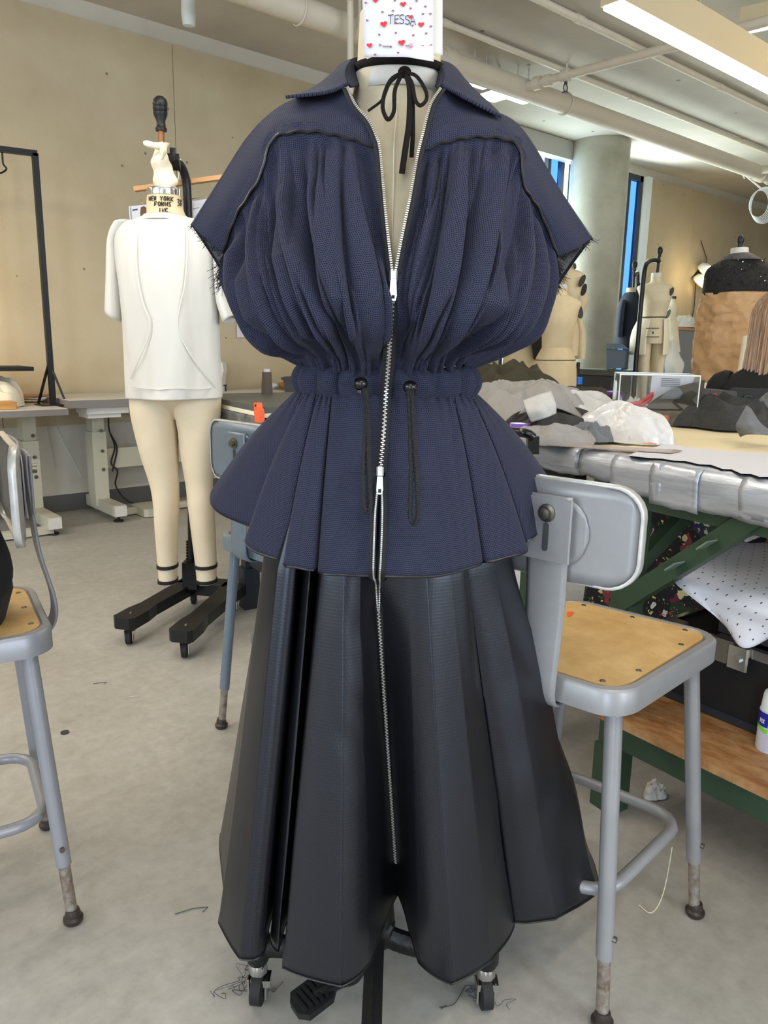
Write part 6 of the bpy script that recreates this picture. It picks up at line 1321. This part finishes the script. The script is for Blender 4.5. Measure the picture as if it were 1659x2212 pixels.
for i in range(70):
    for k in range(90):
        q_ = 2*math.pi*k/90; a = abs(fbm(q_*1.6+i*.03, i*.07, 3, 2))*.022+abs(fbm(q_*2.6-i*.06, i*.11, 9, 1))*.012; G[i, k] += (RT*math.cos(q_)-F0*math.sin(q_))*(a-.010)
one('paper_wrap', MB().grid(G, closeu=True), 'kraft', atF(1588, 828, Y), 'crumpled brown paper wrapped around the form in the black jacket', 'paper', solid=.001, angle=25)
for (xa, ya, xb, yb, r_, lb, dY) in ((1618, 728, 1605, 822, .028, 'cream paper roll leaning against the brown paper wrap, front one', -.36), (1634, 742, 1626, 826, .026, 'cream paper roll leaning behind the front roll', -.31)):
    a, b = atF(xa, ya, Y+dY), atF(xb, yb, Y+dY-.05); one('paper_roll', MB().tube([a, a+(b-a)*.5, b], [r_, r_*1.05, r_*1.1], 18), 'creamcloth', b, lb, 'paper roll')
# wall lamp, cabinet, boxes at the far wall
wY = WY-.05
t = thing('clip_lamp', 'lit clip lamp with two white shades on the far tan wall', 'lamp', atY(1520, 600, wY))
for (px, py) in ((1527, 582), (1518, 606)): 
    p = atY(px, py, wY-.12); build('lamp_shade', MB().lathe([(.045, .06), (.10, .02), (.115, -.04), (.10, -.05)], p, np.array([[1, 0, 0], [0, .7, .7], [0, -.7, .7]]), 20), 'whiteframe', t); build('bulb', MB().sphere(p-[0, .04, .02], .10, 14, (1, .9, .6)), 'warmlamp', t)
build('lamp_base', MB().prism([atY(1498, 600, wY), atY(1513, 582, wY), atY(1540, 590, wY), atY(1540, 604, wY)], (0, .03, 0)), 'black', t, smooth=False)
build('lamp_cord', MB().tube([atY(1514, 520, wY), atY(1527, 560, wY), atY(1524, 585, wY)], .006, 6).tube([atY(1503, 610, wY), atY(1500, 660, wY), atY(1492, 705, wY)], .007, 6), 'browngrey', t)
pl = bpy.data.lights.new('clip_lamp_light', 'POINT'); pl.energy = 5; pl.color = (1, .78, .45); pl.shadow_soft_size = .1; plo = bpy.data.objects.new('clip_lamp_light', pl); COL.objects.link(plo); plo.location = [float(v) for v in atY(1520, 596, wY-.3)]
a = atY(1461, 712, wY-.35); b = atY(1500, 712, wY-.35)
t = thing('cabinet', 'low white cabinet with wooden top near the far wall', 'cabinet', (float((a+b)[0]/2), wY-.15, 0))
zc = a[2]; build('cabinet_body', MB().box(((a+b)[0]/2+.1, wY-.2, zc/2), (b[0]-a[0]+.5, .35, zc-.01)), 'palesteel', t, smooth=False); build('cabinet_top', MB().box(((a+b)[0]/2+.1, wY-.2, zc+.012), (b[0]-a[0]+.54, .39, .03)), 'wood', t, smooth=False)
p = atY(1478, 706, wY-.3); one('tissue', heap((p[0], p[1], zc+.03), .22, .12, .17, 51, 0, n=24, ridge=.5, pw=.6), 'whitecloth', (p[0], p[1], zc+.028), 'crumpled white cloth on the wooden top of the far cabinet', 'fabric')
a = atF(1335, 797, 7.0)
bd = (a-CAM)*np.array([1, 1, 0]); bd /= np.linalg.norm(bd)
t = thing('storage_bin', 'blue grey lidded bin stacked beside the concrete column', 'bin', a)
M['bingrey'] = mat('blue_grey_plastic', (62, 74, 90), .5)
build('bin_body', MB().prism([atF(1310, 752, 7.0), atF(1354, 757, 7.0), atF(1353, 795, 7.0), atF(1310, 797, 7.0)], bd*.4), 'bingrey', t, smooth=False); build('bin_lid', MB().prism([atF(1311, 742, 7.05), atF(1345, 743, 7.05), atF(1359, 754, 6.97), atF(1309, 753, 6.97)], bd*.3), 'bingrey', t, smooth=False)
t = thing('storage_shelf', 'dark low shelf under the blue grey bin beside the column', 'shelf', (*atF(1335, 850, 7.0)[:2], 0))
p = atF(1324, 812, 7.05); build('shelf_top', MB().box((p[0], p[1]+.1, p[2]+.03), (.34, .5, .05)), 'benchtop', t, smooth=False); build('shelf_body', MB().box((p[0], p[1]+.12, p[2]/2), (.32, .42, p[2])), 'darkgrey', t, smooth=False)
# beyond the table: black chair back, bench with white cloth
t = thing('chair', 'black chair back rising behind the far table edge at right', 'chair', (*atF(1625, 870, 2.95)[:2], 0))
Yc = 2.95; build('chair_back', MB().prism([atF(1580, 848, Yc), atF(1588, 838, Yc), atF(1700, 842, Yc), atF(1700, 890, Yc), atF(1578, 890, Yc)], F0*.03), 'black', t, smooth=False)
build('back_grip', MB().tube(cr([atF(1606, 872, Yc-.004), atF(1608, 858, Yc-.004), atF(1616, 855, Yc-.004), atF(1624, 857, Yc-.004)], 14), .003, 6), 'darkgrey', t)
p = atF(1640, 890, Yc+.02); build('chair_stem', MB().cyl((p[0], p[1], 0.02), p, .03, seg=12), 'black', t)
for k in range(5): build('chair_foot', MB().beam((p[0], p[1], .05), (p[0]+.26*math.cos(k*1.257), p[1]+.26*math.sin(k*1.257), .03), .04, .04), 'black', t, smooth=False)
Yb = 3.88; zb_ = atF(1556, 850, Yb)[2]; p = atF(1556, 850, Yb)
t = thing('side_bench', 'dark bench behind the work table carrying white cloth', 'table', (p[0], p[1], 0))
build('bench_top', MB().box((p[0], p[1], zb_-.03), (.34, .3, .05), (R0, F0, (0, 0, 1))), 'browngrey', t, smooth=False)
for a in (-.14, .14):
    for b in (-.12, .12): q_ = np.array([p[0], p[1], 0])+R0*a+F0*b; build('leg', MB().box((q_[0], q_[1], (zb_-.05)/2), (.05, .05, zb_-.05)), 'black', t, smooth=False)
p2 = atF(1558, 848, Yb); one('cloth_piece', heap((p2[0], p2[1], zb_-.004), .17, .13, .07, 61, -.4, n=34, ridge=.4, pw=.7), 'whitecloth', (p2[0], p2[1], zb_-.004), 'white cloth heaped on the dark bench below the brown paper', 'fabric')
t = thing('tool_box', 'black box with a small red mark behind the acrylic box', 'box', atZ(1540, 876, TZ)); q_ = lambda px, py: atF(px, py, 2.85)
build('box_body', MB().prism([q_(1500, 838), q_(1592, 846), q_(1592, 884), q_(1500, 880)], F0*.12), 'darkgrey', t, smooth=False); build('red_mark', MB().prism([q_(1536, 849), q_(1548, 850), q_(1548, 853), q_(1536, 852)], -F0*.002), 'red', t, smooth=False)
# ================================================================ PEOPLE, mostly outside the frame
M['skin'] = mat('skin', (214, 166, 140), .5); M['blackcoat'] = mat('black_jacket_cloth', (14, 14, 18), .85); M['denim'] = mat('grey_black_denim', (40, 41, 44), .85, vary=.4, vscale=60, bump=.3, bscale=200)
def skinmesh(name, V, E, R, m, parent, sub=2):
    me = bpy.data.meshes.new(name); me.from_pydata([tuple(map(float, v)) for v in V], E, []); o = bpy.data.objects.new(name, me); COL.objects.link(o); o.parent = parent
    me.materials.append(M[m]); md = o.modifiers.new('skin', 'SKIN'); md.use_smooth_shade = True; s = o.modifiers.new('sub', 'SUBSURF'); s.levels = sub; s.render_levels = sub
    for i, r_ in enumerate(R): me.skin_vertices[0].data[i].radius = (r_, r_)
    me.skin_vertices[0].data[0].use_root = True; return o
def person(label, loc, rz, hair, hairlen, coat, trousers, lean=.0, dz=0):
    t = thing('person', label, 'person', (loc[0], loc[1], dz), rz)
    V = [(0, 0, .70), (.02+lean*.3, 0, .86), (.04+lean*.7, 0, 1.04), (.05+lean, 0, 1.16), (.07+lean, 0, 1.26), (.09+lean, 0, 1.37)]
    R = [.105, .095, .095, .05, .05, .075]; E = [(0, 1), (1, 2), (2, 3), (3, 4), (4, 5)]
    for sd in (-1, 1):
        b = len(V); V += [(.02, sd*.10, .68), (.40, sd*.13, .66), (.34, sd*.13, .30), (.33, sd*.13, .20), (.47, sd*.14, .20)]; R += [.085, .062, .045, .035, .03]; E += [(0, b), (b, b+1), (b+1, b+2), (b+2, b+3), (b+3, b+4)]
        b = len(V); V += [(.05+lean, sd*.165, 1.12), (.12+lean, sd*.22, .90), (.32+lean, sd*.16, .84), (.39+lean, sd*.14, .84)]; R += [.034, .03, .03, .028]; E += [(3, b), (b, b+1), (b+1, b+2), (b+2, b+3)]
    skinmesh('body', V, E, R, 'skin', t)
    v = [np.array(p, float) for p in V]
    def ell(c, a_, b_, n=28): return [(c[0]+a_*math.cos(q), c[1]+b_*math.sin(q), c[2]) for q in np.linspace(0, 2*math.pi, n, endpoint=False)]
    G = [ell((.0, 0, .635), .125, .165), ell((.0, 0, .70), .14, .175), ell((.01, 0, .78), .13, .165), ell((.02, 0, .88), .115, .148), ell((.035, 0, 1.0), .12, .16), ell((.045, 0, 1.09), .115, .172), ell((.05, 0, 1.145), .095, .17), ell((.055, 0, 1.185), .072, .115), ell((.062, 0, 1.215), .06, .068)]
    mb = capped(np.array([cr(np.array(G)[:, j], 34) for j in range(28)]).transpose(1, 0, 2))
    for k in (11, 20): mb.tube(cr([v[k]*.8+v[3]*.2, v[k], v[k+1]*.5+v[k]*.5, v[k+1], v[k+1]*.45+v[k+2]*.55, v[k+2]], 26), np.interp(np.arange(26), [0, 5, 13, 25], [.06, .066, .055, .040]), 16)
    build('jacket', mb, coat, t, local=True)
    mb = MB().lathe([(.05, .58), (.14, .60), (.162, .66), (.15, .74), (.13, .80)], (0, 0, 0), seg=28, sx=.85)
    for k in (6, 15): mb.tube(cr([(0, v[k][1]*.7, .68), v[k]+[.06, 0, .01], v[k+1]*.6+v[k]*.4+[0, 0, .012], v[k+1], v[k+1]*.9+v[k+2]*.1-[0, 0, .03], v[k+2], v[k+3]+[0, 0, -.05]], 36), np.interp(np.arange(36), [0, 8, 18, 22, 35], [.10, .092, .072, .064, .052]), 16)
    build('trousers', mb, trousers, t, local=True)
    for k in (9, 18): build('shoe', MB().tube(cr([v[k]+[-.05, 0, -.045], v[k]+[.02, 0, -.04], v[k]+[.10, 0, -.055], v[k]+[.17, 0, -.065]], 12), [.035, .042, .044, .043, .043, .042, .042, .042, .041, .038, .030, .015], 12, sq=.8), 'black', t, local=True)
    h = np.array([.11+lean, 0, 1.40])
    mb = MB(); G = []
    for i in range(15):
        a = math.pi*i/14
        G.append([h+np.array([.095*math.sin(a)*math.cos(q)*(1-.12*(i > 8))+(.017 if abs(q) < .1 and 6 < i < 9 else 0), .075*math.sin(a)*math.sin(q)*(1-.1*(i > 9)), .115*math.cos(a)]) for q in np.linspace(-math.pi, math.pi, 32, endpoint=False)])
    build('head', mb.grid(G, closeu=True), 'skin', t, local=True)
    for sd in (-1, 1):
        ey = build('eye', MB().sphere(h+[.079, sd*.03, .014], .0115, 12), 'paper', t, local=True); build('iris', MB().sphere(h+[.0865, sd*.031, .014], .0052, 10), 'darkhair', ey, local=True); build('ear', MB().sphere(h+[-.005, sd*.076, .0], .026, 10, (.7, .3, 1.1)), 'skin', t, local=True)
        mb = MB(); w_ = np.array(V[14 if sd < 0 else 23])
        mb.sphere(w_+[.045, 0, 0], .036, 12, (1.25, 1, .45))
        for k, L_ in enumerate((.066, .075, .072, .056)): mb.tube(cr([w_+[.08, (-.026+.0175*k), .002], w_+[.08+L_*.55, (-.027+.018*k), .004], w_+[.08+L_, (-.027+.018*k), -.016]], 10), [.0085]*6+[.0075]*4, 8)
        mb.tube(cr([w_+[.03, -sd*.03, 0], w_+[.06, -sd*.055, -.004], w_+[.09, -sd*.058, -.01]], 8), .009, 8); build('hand', mb, 'skin', t, local=True)
    build('mouth', MB().sphere(h+[.083, 0, -.055], .014, 10, (.4, 1.4, .4)), 'muted', t, local=True)
    G = []
    for i in range(18):
        a = i/17; row = []
        for q in np.linspace(math.radians(62), math.radians(298), 150):
            if a < .5: th = a*math.pi; rr_ = math.sin(th); z_ = .128*math.cos(th); x_, y_ = .108*rr_*math.cos(q), .09*rr_*math.sin(q)
            else:
                s_ = (a-.5)*2; z_ = -hairlen*s_; x_, y_ = (.108+.02*s_)*math.cos(q)-.02*s_, (.09+.012*s_)*math.sin(q)
            k = 1+.022*math.sin(q*31+5*a)+.016*math.sin(q*67-3*a)+.05*fbm(q*2, a*2, 1, 2); row.append(h+np.array([x_*k, y_*k, z_*(1+.08*math.sin(q*9)*(a > .5)*a)]))
        G.append(row)
    build('hair', MB().grid(G), hair, t, local=True, solid=.006); return t
M['muted'] = mat('lips', (176, 96, 92), .5); M['darkhair'] = mat('dark_hair', (40, 30, 26), .5)
M['blondhair'] = mat('brown_blond_hair', (176, 142, 112), .4, vary=.45, vscale=14, rgb2=(112, 84, 62), stretch=(9, 9, .4))
person('seated person in black jacket and dark jeans at the left frame edge', (.254, 1.555), math.radians(172), 'darkhair', .16, 'blackcoat', 'denim')
pp = atF(1648, 760, 3.25)
person('person with long brown blond hair behind the table at the right frame edge', (float(pp[0]), float(pp[1])), math.radians(6), 'blondhair', .56, 'blackcoat', 'denim', dz=-.155)
